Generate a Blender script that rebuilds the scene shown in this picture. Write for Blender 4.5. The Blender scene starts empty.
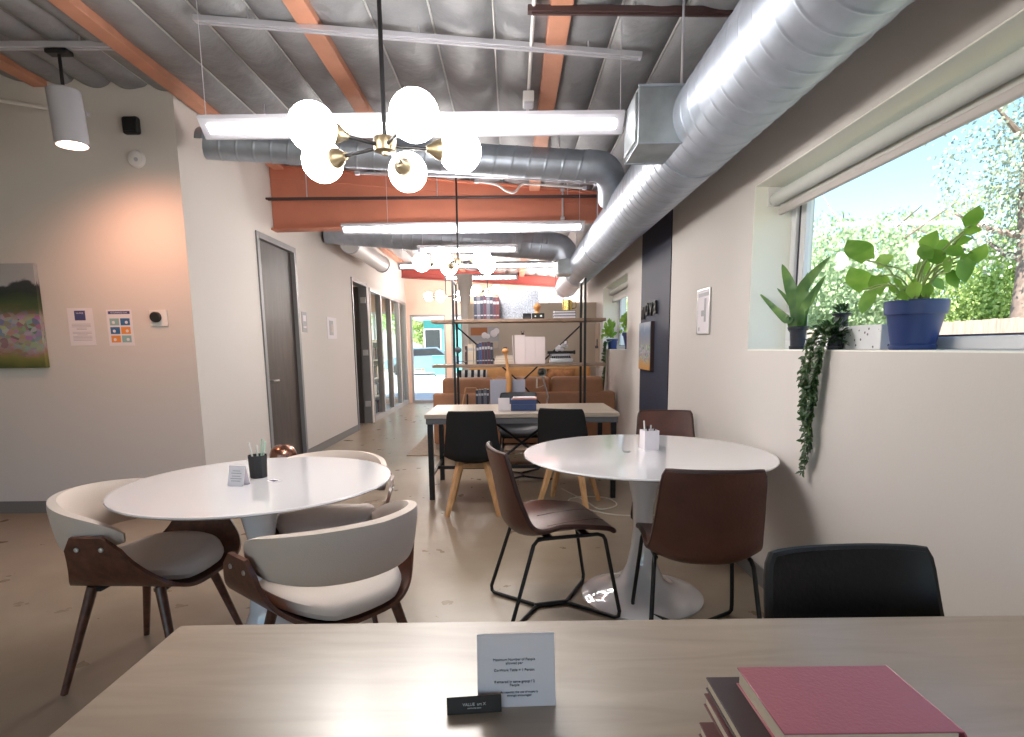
import bpy, bmesh, math, random
from mathutils import Vector, Matrix, noise
rnd = random.Random(7)
C = bpy.context.scene.collection
PI = math.pi
R = math.radians

# ------------------------------------------------------------------ camera geometry (also used to survey positions)
F, CX, CY, H = 575., 512., 432., 1.3
PT = math.atan(84/575.); RL = .012
def _ray(x, y):
    u = (x-CX)/F; v = -(y-CY)/F
    c, s = math.cos(RL), math.sin(RL)
    uu = u*c+v*s; vv = -u*s+v*c
    return (uu, math.cos(PT)+vv*math.sin(PT), -math.sin(PT)+vv*math.cos(PT))
def atY(x, y, d): r = _ray(x, y); t = d/r[1]; return Vector((r[0]*t, d, H+r[2]*t))
def atZ(x, y, z): r = _ray(x, y); t = (z-H)/r[2]; return Vector((r[0]*t, r[1]*t, z))
def atX(x, y, X): r = _ray(x, y); t = X/r[0]; return Vector((X, r[1]*t, H+r[2]*t))

# ------------------------------------------------------------------ materials
def _nt(name):
    m = bpy.data.materials.new(name); m.use_nodes = True
    nt = m.node_tree; b = nt.nodes['Principled BSDF']
    return m, nt, b
def N(nt, t, **kw):
    n = nt.nodes.new(t)
    for k, v in kw.items(): setattr(n, k, v)
    return n
def mat(name, col, rough=.5, metal=0, noise_amt=0, noise_scale=20, bump=0, bump_scale=60, spec=.5, coat=0, stretch=(1,1,1), detail=4, sheen=0, trans=0, coords='Object'):
    m, nt, b = _nt(name)
    b.inputs['Base Color'].default_value = (*col, 1)
    b.inputs['Roughness'].default_value = rough
    b.inputs['Metallic'].default_value = metal
    b.inputs['Specular IOR Level'].default_value = spec
    b.inputs['Coat Weight'].default_value = coat
    b.inputs['Sheen Weight'].default_value = sheen
    L = nt.links.new
    tc = N(nt, 'ShaderNodeTexCoord'); mp = N(nt, 'ShaderNodeMapping'); mp.inputs['Scale'].default_value = stretch
    L(tc.outputs[coords], mp.inputs['Vector'])
    if noise_amt:
        n = N(nt, 'ShaderNodeTexNoise'); n.inputs['Scale'].default_value = noise_scale; n.inputs['Detail'].default_value = detail
        L(mp.outputs[0], n.inputs['Vector'])
        r = N(nt, 'ShaderNodeValToRGB'); lo, hi = 1-noise_amt, 1+noise_amt
        r.color_ramp.elements[0].position = .3; r.color_ramp.elements[1].position = .7
        r.color_ramp.elements[0].color = (*[min(1, c*lo) for c in col], 1)
        r.color_ramp.elements[1].color = (*[min(1, c*hi) for c in col], 1)
        L(n.outputs['Fac'], r.inputs[0]); L(r.outputs[0], b.inputs['Base Color'])
    if bump:
        n2 = N(nt, 'ShaderNodeTexNoise'); n2.inputs['Scale'].default_value = bump_scale; n2.inputs['Detail'].default_value = 5
        L(mp.outputs[0], n2.inputs['Vector'])
        bp = N(nt, 'ShaderNodeBump'); bp.inputs['Strength'].default_value = bump; bp.inputs['Distance'].default_value = .01
        L(n2.outputs['Fac'], bp.inputs['Height']); L(bp.outputs[0], b.inputs['Normal'])
    return m
def ramp_mat(name, stops, scale=(1,1,1), nscale=3, rough=.5, distort=.4, detail=6, bump=.1, spec=.5, coat=0, kind='noise'):
    m, nt, b = _nt(name); L = nt.links.new
    tc = N(nt, 'ShaderNodeTexCoord'); mp = N(nt, 'ShaderNodeMapping'); mp.inputs['Scale'].default_value = scale
    L(tc.outputs['Object'], mp.inputs['Vector'])
    n = N(nt, 'ShaderNodeTexNoise'); n.inputs['Scale'].default_value = nscale; n.inputs['Detail'].default_value = detail; n.inputs['Distortion'].default_value = distort
    L(mp.outputs[0], n.inputs['Vector'])
    r = N(nt, 'ShaderNodeValToRGB'); e = r.color_ramp.elements
    e[0].position, e[0].color = stops[0][0], (*stops[0][1], 1)
    e[1].position, e[1].color = stops[-1][0], (*stops[-1][1], 1)
    for p, c in stops[1:-1]:
        x = e.new(p); x.color = (*c, 1)
    L(n.outputs['Fac'], r.inputs[0]); L(r.outputs[0], b.inputs['Base Color'])
    b.inputs['Roughness'].default_value = rough; b.inputs['Specular IOR Level'].default_value = spec; b.inputs['Coat Weight'].default_value = coat
    if bump:
        bp = N(nt, 'ShaderNodeBump'); bp.inputs['Strength'].default_value = bump; bp.inputs['Distance'].default_value = .004
        L(n.outputs['Fac'], bp.inputs['Height']); L(bp.outputs[0], b.inputs['Normal'])
    return m
def emis(name, col, s):
    m, nt, b = _nt(name)
    b.inputs['Base Color'].default_value = (*col, 1)
    b.inputs['Emission Color'].default_value = (*col, 1); b.inputs['Emission Strength'].default_value = s
    return m
def glassy(name, fac=.07, tint=(1,1,1)):
    m = bpy.data.materials.new(name); m.use_nodes = True; nt = m.node_tree; nt.nodes.clear(); L = nt.links.new
    o = N(nt, 'ShaderNodeOutputMaterial'); mx = N(nt, 'ShaderNodeMixShader'); t = N(nt, 'ShaderNodeBsdfTransparent'); g = N(nt, 'ShaderNodeBsdfGlossy')
    t.inputs[0].default_value = (*tint, 1); g.inputs['Roughness'].default_value = .02; mx.inputs[0].default_value = fac
    L(t.outputs[0], mx.inputs[1]); L(g.outputs[0], mx.inputs[2]); L(mx.outputs[0], o.inputs[0])
    return m

M = {}
M['wall'] = mat('wall_paint', (.61,.575,.55), .75, bump=.05, bump_scale=90, spec=.3)
M['wall_reveal'] = mat('reveal_paint', (.84,.83,.76), .7)
M['peach'] = mat('peach_paint', (.78,.55,.44), .75, spec=.3)
M['navy'] = mat('navy_paint', (.024,.028,.052), .6, spec=.3)
M['baseboard'] = mat('grey_rubber', (.17,.165,.16), .5)
M['rust'] = mat('rust_red_paint', (.56,.20,.125), .5, noise_amt=.08, noise_scale=3)
M['darkred'] = mat('dark_red_paint', (.30,.05,.04), .5)
M['orange'] = mat('orange_primer', (.56,.26,.17), .55, noise_amt=.15, noise_scale=4)
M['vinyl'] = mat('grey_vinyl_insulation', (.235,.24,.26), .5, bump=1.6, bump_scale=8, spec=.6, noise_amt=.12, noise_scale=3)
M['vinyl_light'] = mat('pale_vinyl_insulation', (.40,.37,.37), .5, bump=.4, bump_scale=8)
M['tape'] = mat('seam_tape', (.5,.5,.5), .4)
M['galv'] = mat('galvanised_steel', (.40,.45,.53), .44, .62, noise_amt=.12, noise_scale=9, bump=.04, bump_scale=14)
M['galv_box'] = mat('galvanised_sheet', (.36,.40,.43), .4, .6, noise_amt=.3, noise_scale=5)
M['strut'] = mat('zinc_strut', (.62,.62,.68), .35, .7)
M['lamp_body'] = mat('lamp_grey_paint', (.42,.42,.47), .5)
M['black'] = mat('black_metal', (.012,.012,.014), .4, .3)
M['blackmatte'] = mat('black_plastic', (.012,.012,.013), .55)
M['brown_steel'] = mat('brown_steel', (.055,.028,.028), .5)
M['brass'] = mat('aged_brass', (.27,.22,.14), .38, .95)
M['gold'] = mat('gold_metal', (.72,.52,.18), .25, .9)
M['copper'] = mat('copper_metal', (.36,.18,.13), .22, .9)
M['chrome'] = mat('brushed_chrome', (.6,.6,.6), .3, .9)
M['globe'] = emis('opal_globe', (1,.95,.90), 22.0)
M['led'] = emis('led_diffuser', (1,.965,.935), 16.0)
M['warm_lamp'] = emis('warm_lamp_disc', (1,.62,.45), 9.0)
M['table_white'] = mat('white_lacquer', (.76,.745,.765), .10, spec=.6, coat=.9)
M['walnut'] = ramp_mat('walnut', [(.3,(.055,.018,.010)),(.7,(.13,.045,.025))], (1,8,8), 4, .4, coat=.2)
M['oak'] = ramp_mat('pale_oak_leg', [(.3,(.50,.28,.13)),(.7,(.66,.41,.21))], (6,6,1), 5, .5)
M['cream'] = mat('cream_upholstery', (.60,.50,.43), .85, bump=.15, bump_scale=250, sheen=.2)
M['cream_seat'] = mat('cream_seat_fabric', (.56,.50,.46), .8, bump=.1, bump_scale=250)
M['leather'] = mat('brown_leather', (.105,.038,.026), .38, bump=.12, bump_scale=90, noise_amt=.2, noise_scale=8)
M['leather_edge'] = mat('dark_leather_piping', (.045,.016,.012), .45)
M['black_leather'] = mat('black_leather', (.006,.006,.008), .33, bump=.1, bump_scale=90, spec=.35)
M['grey_leather'] = mat('grey_leather', (.045,.048,.055), .4, bump=.1, bump_scale=90)
M['black_fabric'] = mat('black_fabric', (.004,.004,.005), .85, bump=.1, bump_scale=200)
M['tan_leather'] = mat('tan_leather', (.38,.185,.10), .5, bump=.08, bump_scale=60, noise_amt=.15, noise_scale=4)
M['mustard'] = mat('mustard_leather', (.60,.31,.11), .55, noise_amt=.15, noise_scale=5)
M['desk_top'] = ramp_mat('whitewashed_oak', [(.25,(.32,.25,.18)),(.5,(.375,.30,.222)),(.75,(.42,.345,.265))], (.9,7,7), 2.4, .30, distort=1.4, bump=.12, spec=1.0)
M['desk_far'] = ramp_mat('grey_oak', [(.3,(.36,.30,.245)),(.7,(.46,.39,.32))], (2,14,14), 3, .35)
M['desk_edge'] = mat('dark_desk_edge', (.10,.10,.11), .5)
M['shelf_wood'] = ramp_mat('shelf_wood', [(.3,(.16,.10,.07)),(.7,(.30,.20,.14))], (2,12,12), 4, .5)
M['door_wood'] = ramp_mat('dark_door_veneer', [(.3,(.028,.021,.019)),(.7,(.052,.038,.034))], (9,9,1), 3, .5)
M['door_frame'] = mat('grey_door_frame', (.21,.21,.22), .45)
M['glaze_frame'] = mat('aluminium_frame', (.38,.36,.36), .45, .2)
M['frame_white'] = mat('white_window_frame', (.72,.72,.74), .4)
M['frame_dark'] = mat('dark_gasket', (.03,.03,.06), .5)
M['glass'] = glassy('window_glass', .012)
M['glass_in'] = glassy('partition_glass', .04, (.93,.96,.95))
M['blind'] = mat('blind_fabric', (.52,.53,.50), .8)
M['blind_bar'] = mat('blind_bottom_bar', (.46,.42,.40), .5)
M['paper'] = mat('paper', (.72,.68,.72), .7)
M['paper_pink'] = mat('pinkish_paper', (.74,.62,.64), .7)
M['ink'] = mat('ink', (.03,.03,.05), .6)
M['ink_grey'] = mat('grey_ink', (.35,.35,.38), .6)
M['label_white'] = mat('white_lettering', (.7,.7,.7), .5)
M['nameplate'] = mat('dark_brown_card', (.022,.014,.012), .4)
M['white_plastic'] = mat('white_plastic', (.72,.70,.70), .45)
M['pot_blue'] = mat('navy_blue_pot', (.018,.040,.15), .42)
M['pot_dark'] = mat('charcoal_pot', (.018,.020,.03), .45)
M['soil'] = mat('potting_soil', (.05,.03,.02), .9)
M['terrazzo'] = None
M['red_book'] = mat('rose_red_book_cloth', (.42,.10,.13), .38, bump=.1, bump_scale=200, spec=1.0)
M['maroon_book'] = mat('maroon_book_cloth', (.10,.02,.022), .5, bump=.1, bump_scale=200)
M['dark_book'] = mat('dark_brown_book_cloth', (.045,.020,.022), .5)
M['pages'] = mat('book_pages', (.62,.54,.42), .8, noise_amt=.1, noise_scale=40, stretch=(1,1,30))
M['blue_book'] = mat('blue_book_cloth', (.03,.055,.16), .5)
M['navy_book'] = mat('navy_book_cloth', (.022,.024,.045), .5)
M['plum_book'] = mat('plum_book_cloth', (.07,.02,.04), .5)
M['grey_book'] = mat('slate_book_cloth', (.10,.10,.13), .5)
M['cream_book'] = mat('cream_book_cloth', (.55,.45,.36), .6)
M['binder'] = mat('pale_pink_binder', (.70,.60,.61), .6)
M['beige_wall'] = mat('beige_partition_paint', (.47,.40,.33), .75)
M['partition_white'] = mat('pale_column_paint', (.62,.57,.54), .6)
M['concrete_out'] = mat('sunlit_concrete', (.62,.60,.57), .8, noise_amt=.1, noise_scale=2)
M['grass'] = mat('lawn', (.38,.37,.27), .9, noise_amt=.4, noise_scale=3)
M['turquoise'] = mat('turquoise_siding', (.12,.50,.46), .7)
M['fence'] = ramp_mat('fence_wood', [(.3,(.34,.26,.21)),(.7,(.48,.38,.31))], (6,6,1), 3, .8)
M['bark'] = mat('bark', (.23,.17,.14), .9, noise_amt=.3, noise_scale=6, bump=.6, bump_scale=12)
M['roof_white'] = mat('pale_roof', (.7,.68,.66), .7)
M['dark_glass'] = mat('dark_window_glass', (.03,.035,.04), .15)
M['mesh_black'] = mat('black_pen_cup', (.012,.012,.014), .5)
M['pen_green'] = mat('pale_green_pen', (.45,.62,.5), .4)
M['pen_white'] = mat('white_pen', (.7,.7,.66), .4)
M['cable'] = mat('white_cable', (.62,.6,.56), .5)
M['rug'] = mat('beige_rug', (.46,.38,.30), .95, noise_amt=.2, noise_scale=30)
M['silver_paint'] = mat('silver_grey_enamel', (.42,.42,.45), .4, .4)
M['wood_toy'] = mat('honey_wood', (.55,.26,.09), .5)
M['panel_grey'] = mat('grey_felt_panel', (.33,.34,.42), .85)
M['green_leaf_toy'] = mat('dark_green_felt', (.03,.06,.02), .9)

def leafmat(name, a, b_, rough=.45, tr=.35):
    m, nt, b = _nt(name); L = nt.links.new
    g = N(nt, 'ShaderNodeTexCoord'); n = N(nt, 'ShaderNodeTexNoise'); n.inputs['Scale'].default_value = 9
    L(g.outputs['Object'], n.inputs['Vector'])
    r = N(nt, 'ShaderNodeValToRGB'); e = r.color_ramp.elements
    e[0].position = .35; e[1].position = .65; e[0].color = (*a, 1); e[1].color = (*b_, 1)
    L(n.outputs['Fac'], r.inputs[0]); L(r.outputs[0], b.inputs['Base Color'])
    b.inputs['Roughness'].default_value = rough
    t = N(nt, 'ShaderNodeBsdfTranslucent'); L(r.outputs[0], t.inputs[0])
    mx = N(nt, 'ShaderNodeMixShader'); mx.inputs[0].default_value = tr
    o = [x for x in nt.nodes if x.type == 'OUTPUT_MATERIAL'][0]
    L(b.outputs[0], mx.inputs[1]); L(t.outputs[0], mx.inputs[2]); L(mx.outputs[0], o.inputs[0])
    return m
M['pothos'] = leafmat('pothos_leaf', (.13,.30,.03), (.30,.50,.08))
M['snake'] = leafmat('snake_plant_leaf', (.05,.13,.035), (.15,.27,.07), tr=.15)
M['vine'] = leafmat('trailing_vine_leaf', (.018,.05,.015), (.05,.11,.03), tr=.15)
M['stem'] = mat('plant_stem', (.24,.32,.10), .6)
M['tree_a'] = leafmat('bright_tree_leaf', (.33,.48,.13), (.60,.72,.32), .7)
M['tree_b'] = leafmat('grey_green_tree_leaf', (.28,.40,.20), (.50,.60,.40), .7)
M['tree_c'] = leafmat('pine_needles', (.26,.32,.24), (.46,.50,.40), .7)

def terrazzo():
    m, nt, b = _nt('terrazzo'); L = nt.links.new
    tc = N(nt, 'ShaderNodeTexCoord'); v = N(nt, 'ShaderNodeTexVoronoi'); v.inputs['Scale'].default_value = 38
    L(tc.outputs['Object'], v.inputs['Vector'])
    r = N(nt, 'ShaderNodeValToRGB'); e = r.color_ramp.elements; r.color_ramp.interpolation = 'CONSTANT'
    e[0].position = 0; e[0].color = (.12,.10,.13,1); e[1].position = .19; e[1].color = (.74,.74,.77,1)
    L(v.outputs['Distance'], r.inputs[0]); L(r.outputs[0], b.inputs['Base Color']); b.inputs['Roughness'].default_value = .5
    return m
M['terrazzo'] = terrazzo()
def floor_mat():
    m, nt, b = _nt('polished_concrete'); L = nt.links.new
    tc0 = N(nt, 'ShaderNodeTexCoord'); tc = N(nt, 'ShaderNodeMapping'); tc.inputs['Location'].default_value = (3.3,1.7,.37); L(tc0.outputs['Object'], tc.inputs['Vector'])
    a = N(nt, 'ShaderNodeTexNoise'); a.inputs['Scale'].default_value = 1.3; a.inputs['Detail'].default_value = 4; a.inputs['Distortion'].default_value = 0
    c = N(nt, 'ShaderNodeTexNoise'); c.inputs['Scale'].default_value = 5; c.inputs['Detail'].default_value = 4
    L(tc.outputs[0], a.inputs['Vector']); L(tc.outputs[0], c.inputs['Vector'])
    r = N(nt, 'ShaderNodeValToRGB'); e = r.color_ramp.elements
    e[0].position = .28; e[0].color = (.235,.18,.125,1); e[1].position = .72; e[1].color = (.36,.295,.22,1)
    mx = N(nt, 'ShaderNodeMix', data_type='FLOAT'); mx.inputs[0].default_value = .4
    L(a.outputs['Fac'], mx.inputs[2]); L(c.outputs['Fac'], mx.inputs[3]); L(mx.outputs[0], r.inputs[0])
    L(r.outputs[0], b.inputs['Base Color'])
    rr = N(nt, 'ShaderNodeMapRange'); rr.inputs[3].default_value = .2; rr.inputs[4].default_value = .42
    L(c.outputs['Fac'], rr.inputs[0]); L(rr.outputs[0], b.inputs['Roughness'])
    bp = N(nt, 'ShaderNodeBump'); bp.inputs['Strength'].default_value = .25; bp.inputs['Distance'].default_value = .01; L(c.outputs['Fac'], bp.inputs['Height']); L(bp.outputs[0], b.inputs['Normal'])
    return m
M['floor'] = floor_mat()

# ------------------------------------------------------------------ mesh helpers
SPLIT = set('seam_flange joint_band hanger_rod suspension_wire fitting spine_band bracket hinge bolt crossbar leg_crossbar antenna dot gasket apron edge_strip panel'.split())
def obj(name, bm, m, parent=None, smooth=False, **props):
    if name in SPLIT:
        left = set(bm.verts); isl = []
        while left:
            st = [left.pop()]; grp = set(st)
            while st:
                for e in st.pop().link_edges:
                    for v in e.verts:
                        if v in left: left.discard(v); grp.add(v); st.append(v)
            isl.append(grp)
        if len(isl) > 1:
            for grp in isl:
                b2 = bmesh.new(); vm = {v: b2.verts.new(v.co) for v in grp}
                for f in bm.faces:
                    if f.verts[0] in grp: b2.faces.new([vm[v] for v in f.verts])
                o = _obj(name, b2, m, parent, smooth, **props)
            bm.free(); return o
    return _obj(name, bm, m, parent, smooth, **props)
def _obj(name, bm, m, parent=None, smooth=False, **props):
    me = bpy.data.meshes.new(name)
    bmesh.ops.recalc_face_normals(bm, faces=bm.faces[:])
    bm.to_mesh(me); bm.free()
    for x in (m if isinstance(m, (list, tuple)) else [m]): me.materials.append(x)
    if smooth:
        me.polygons.foreach_set('use_smooth', [True]*len(me.polygons))
        try: me.set_sharp_from_angle(angle=R(40))
        except Exception: pass
    o = bpy.data.objects.new(name, me); C.objects.link(o)
    if parent: o.parent = parent
    for k, v in props.items(): o[k] = v
    return o
def thing(name, label, cat, loc=(0,0,0), rz=0, group=None):
    o = bpy.data.objects.new(name, None); C.objects.link(o); o.empty_display_size = .1
    o.location = loc; o.rotation_euler = (0,0,rz); o['label'] = label; o['category'] = cat
    if group: o['group'] = group
    return o
def tag(o, label, cat, group=None, kind=None):
    o['label'] = label; o['category'] = cat
    if group: o['group'] = group
    if kind: o['kind'] = kind
    return o
def struct(o): o['kind'] = 'structure'; return o
def dup(root, loc, rz=0, label=None, group=None):
    r = root.copy(); C.objects.link(r); r.location = loc; r.rotation_euler = (0,0,rz)
    if label: r['label'] = label
    if group: r['group'] = group
    for ch in list(root.children):
        c = ch.copy(); C.objects.link(c); c.parent = r
        for g in list(ch.children):
            d = g.copy(); C.objects.link(d); d.parent = c
    return r
def nb(): return bmesh.new()
def box(bm, x0, x1, y0, y1, z0, z1, bev=0, seg=2, mi=0, mtx=None):
    t = bmesh.new()
    bmesh.ops.create_cube(t, size=1)
    bmesh.ops.scale(t, vec=(x1-x0, y1-y0, z1-z0), verts=t.verts)
    bmesh.ops.translate(t, vec=((x0+x1)/2, (y0+y1)/2, (z0+z1)/2), verts=t.verts)
    if bev: bmesh.ops.bevel(t, geom=t.edges[:], offset=bev, segments=seg, profile=.5, affect='EDGES')
    if mtx: bmesh.ops.transform(t, matrix=mtx, verts=t.verts)
    merge(bm, t, mi); return bm
def merge(bm, t, mi=0):
    vm = {v: bm.verts.new(v.co) for v in t.verts}
    for f in t.faces:
        try: nf = bm.faces.new([vm[v] for v in f.verts]); nf.material_index = mi if mi else f.material_index
        except ValueError: pass
    t.free()
def tube(bm, pts, r, seg=10, mi=0, closed=False, caps=True):
    pts = [Vector(p) for p in pts]; n = len(pts)
    rs = r if isinstance(r, (list, tuple)) else [r]*n
    rings = []; up = None
    for i, p in enumerate(pts):
        if closed: d = (pts[(i+1) % n]-pts[i-1])
        else: d = (pts[min(i+1, n-1)]-pts[max(i-1, 0)])
        d.normalize()
        if up is None: up = Vector((0,0,1)) if abs(d.z) < .9 else Vector((1,0,0))
        a = d.cross(up)
        if a.length < 1e-4: a = d.orthogonal()
        a.normalize(); b = a.cross(d).normalized(); up = b
        rings.append([bm.verts.new(p+(a*math.cos(2*PI*k/seg)+b*math.sin(2*PI*k/seg))*rs[i]) for k in range(seg)])
    m = n if closed else n-1
    for i in range(m):
        A, B = rings[i], rings[(i+1) % n]
        for k in range(seg):
            f = bm.faces.new((A[k], A[(k+1) % seg], B[(k+1) % seg], B[k])); f.material_index = mi
    if caps and not closed:
        for q in (rings[0], rings[-1]):
            f = bm.faces.new(q); f.material_index = mi
    return bm
def lathe(bm, prof, c=(0,0,0), seg=40, mi=0, mtx=None):
    t = bmesh.new(); rings = []
    for r, z in prof:
        if r < 1e-5: rings.append([t.verts.new((0,0,z))])
        else: rings.append([t.verts.new((r*math.cos(2*PI*k/seg), r*math.sin(2*PI*k/seg), z)) for k in range(seg)])
    for A, B in zip(rings, rings[1:]):
        for k in range(seg):
            k2 = (k+1) % seg
            if len(A) == 1 and len(B) == 1: continue
            if len(A) == 1: t.faces.new((A[0], B[k], B[k2]))
            elif len(B) == 1: t.faces.new((A[k], A[k2], B[0]))
            else: t.faces.new((A[k], A[k2], B[k2], B[k]))
    if mtx: bmesh.ops.transform(t, matrix=mtx, verts=t.verts)
    bmesh.ops.translate(t, vec=c, verts=t.verts)
    merge(bm, t, mi); return bm
def shell(bm, f, nu, nv, th, mi=0):
    """closed thick sheet from f(u,v), u,v in 0..1; th thickness or th(u,v)"""
    P = [[Vector(f(i/nu, j/nv)) for j in range(nv+1)] for i in range(nu+1)]
    def nrm(i, j):
        a = P[min(i+1, nu)][j]-P[max(i-1, 0)][j]; b = P[i][min(j+1, nv)]-P[i][max(j-1, 0)]
        n = a.cross(b); return n.normalized() if n.length > 1e-9 else Vector((0,0,1))
    A, B = [], []
    for i in range(nu+1):
        ra, rb = [], []
        for j in range(nv+1):
            n = nrm(i, j); t = th(i/nu, j/nv) if callable(th) else th
            ra.append(bm.verts.new(P[i][j]+n*t/2)); rb.append(bm.verts.new(P[i][j]-n*t/2))
        A.append(ra); B.append(rb)
    def q(*v):
        try: fa = bm.faces.new(v); fa.material_index = mi
        except ValueError: pass
    for i in range(nu):
        for j in range(nv):
            q(A[i][j], A[i+1][j], A[i+1][j+1], A[i][j+1]); q(B[i][j], B[i][j+1], B[i+1][j+1], B[i+1][j])
    for i in range(nu):
        q(A[i][0], B[i][0], B[i+1][0], A[i+1][0]); q(A[i][nv], A[i+1][nv], B[i+1][nv], B[i][nv])
    for j in range(nv):
        q(A[0][j], A[0][j+1], B[0][j+1], B[0][j]); q(A[nu][j], B[nu][j], B[nu][j+1], A[nu][j+1])
    return P
def text(s, size, m, parent, loc, rot=(0,0,0), align='CENTER', name='lettering', depth=.0004, line=1.0):
    cu = bpy.data.curves.new(name, 'FONT'); cu.body = s; cu.size = size; cu.align_x = align; cu.extrude = depth; cu.space_line = line
    cu.resolution_u = 3
    tmp = bpy.data.objects.new('tmp', cu); C.objects.link(tmp)
    dg = bpy.context.evaluated_depsgraph_get()
    me = bpy.data.meshes.new_from_object(tmp.evaluated_get(dg)); bpy.data.objects.remove(tmp)
    me.name = name; me.materials.clear(); me.materials.append(m)
    o = bpy.data.objects.new(name, me); C.objects.link(o); o.parent = parent; o.location = loc; o.rotation_euler = rot
    return o
def smooth_path(pts, n=8):
    pts = [Vector(p) for p in pts]; out = []
    for i in range(len(pts)-1):
        p0, p1, p2, p3 = pts[max(i-1,0)], pts[i], pts[i+1], pts[min(i+2, len(pts)-1)]
        for k in range(n):
            t = k/n
            out.append(.5*((2*p1)+(p2-p0)*t+(2*p0-5*p1+4*p2-p3)*t*t+(3*p1-p0-3*p2+p3)*t**3))
    out.append(pts[-1]); return out

def roofz(x): return 3.19-.09*(x+2.5)

# ------------------------------------------------------------------ room shell
XR, XL, XFL = 1.36, -2.5, -5.6
YB, YE = -3.2, 14.0
YF = 4.61
def wall_cells(bm, axis, c0, c1, a0, a1, z0, z1, holes, mi=0):
    """box wall between c0..c1 on its axis, spanning a0..a1, with rectangular holes (h0,h1,zb,zt)"""
    A = sorted({a0, a1, *[h[0] for h in holes], *[h[1] for h in holes]}); Z = sorted({z0, z1, *[h[2] for h in holes], *[h[3] for h in holes]})
    for p, q in zip(A, A[1:]):
        for s, t in zip(Z, Z[1:]):
            if any(h[0] <= p and q <= h[1] and h[2] <= s and t <= h[3] for h in holes): continue
            if axis == 'X': box(bm, c0, c1, p, q, s, t, mi=mi)
            else: box(bm, p, q, c0, c1, s, t, mi=mi)
    bmesh.ops.remove_doubles(bm, verts=bm.verts[:], dist=1e-4)
    dd = {}
    for f in bm.faces[:]:
        k = tuple(sorted(v.index for v in f.verts)) if False else None
    return bm
bm = nb(); box(bm, XFL-.2, XR+.3, YB-.2, YE+.2, -.2, 0); struct(obj('floor', bm, M['floor']))
W1 = (.55, 3.345, 1.27, 2.17); W2 = (6.84, 8.62, 1.262, 2.15)
bm = nb(); wall_cells(bm, 'X', XR, XR+.34, YB, YE, 0, 3.3, [W1, W2]); struct(obj('wall_right', bm, M['wall']))
# painted reveals sit inside the openings
def reveal(name, w, x0=XR+.002, x1=XR+.33, t=.006):
    b = nb()
    box(b, x0, x1, w[0], w[1], w[2], w[2]+t); box(b, x0, x1, w[0], w[1], w[3]-t, w[3])
    box(b, x0, x1, w[0], w[0]+t, w[2]+t, w[3]-t); box(b, x0, x1, w[1]-t, w[1], w[2]+t, w[3]-t)
    struct(obj(name, b, M['wall_reveal']))
reveal('trim_1', W1); reveal('trim_2', W2)
bm = nb(); wall_cells(bm, 'Y', YF, YF+.12, XFL, XL, 0, 3.6, []); struct(obj('wall_front_left', bm, M['wall']))
D1 = (5.93, 6.86, 0, 2.42); D2 = (9.32, 10.2, 0, 2.38); GZ = (10.42, 13.96, 0, 2.39)
bm = nb(); wall_cells(bm, 'X', XL-.12, XL, YF+.12, YE, 0, 3.4, [D1, D2, GZ]); struct(obj('wall_left', bm, M['wall']))
bm = nb(); wall_cells(bm, 'X', XFL-.12, XFL, YB, YE, 0, 3.7, [(9.6, 13.6, .5, 2.3)]); struct(obj('wall_far_left', bm, M['wall']))
B1 = (-2.42, -1.56, 0, 2.11); B2 = (-1.44, -.55, 0, 2.11)
bm = nb(); wall_cells(bm, 'Y', YE, YE+.15, XFL, XR+.3, 0, 3.7, [B1, B2, (-3.9,-2.66,.1,2.2)]); struct(obj('wall_back', bm, M['peach']))
bm = nb(); wall_cells(bm, 'Y', YB-.15, YB, XFL, XR+.3, 0, 3.7, [(-5.0, -3.0, .3, 2.6), (-2.4, 0.9, .3, 2.6)]); struct(obj('wall_rear', bm, M['wall']))
bm = nb(); wall_cells(bm, 'Y', 8.95, 9.05, XFL, XL-.12, 0, 3.5, []); struct(obj('wall_side_room', bm, M['wall']))
bm = nb(); box(bm, XR-.008, XR, 4.99, 6.075, 0, 2.86); struct(obj('wall_navy_strip', bm, M['navy']))
# baseboards
bm = nb(); box(bm, XR-.018, XR-.009, YB, YE, 0, .10); struct(obj('baseboard_right', bm, M['baseboard']))
bm = nb(); box(bm, XFL, XL, YF-.01, YF, 0, .10); struct(obj('baseboard_front_left', bm, M['baseboard']))
bm = nb()
for a, b_ in ((YF, D1[0]-.06), (D1[1]+.06, D2[0]-.06)): box(bm, XL, XL+.01, a, b_, 0, .10)
struct(obj('baseboard_left', bm, M['baseboard']))
# partition (low beige wall behind the sofas) and pale column
bm = nb(); box(bm, -.70, XR, 9.3, 9.42, 0, 2.0); struct(obj('wall_partition', bm, M['beige_wall']))
bm = nb()
tube(bm, [(-.72, 9.36, 0), (-.72, 9.36, 1.95)], .075, 24)
lathe(bm, [(.075,1.95),(.08,2.05),(.13,2.42),(.13,2.46),(0,2.46)], (-.72,9.36,0), 24)
struct(obj('trim_3', bm, M['partition_white'], smooth=True))

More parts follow.
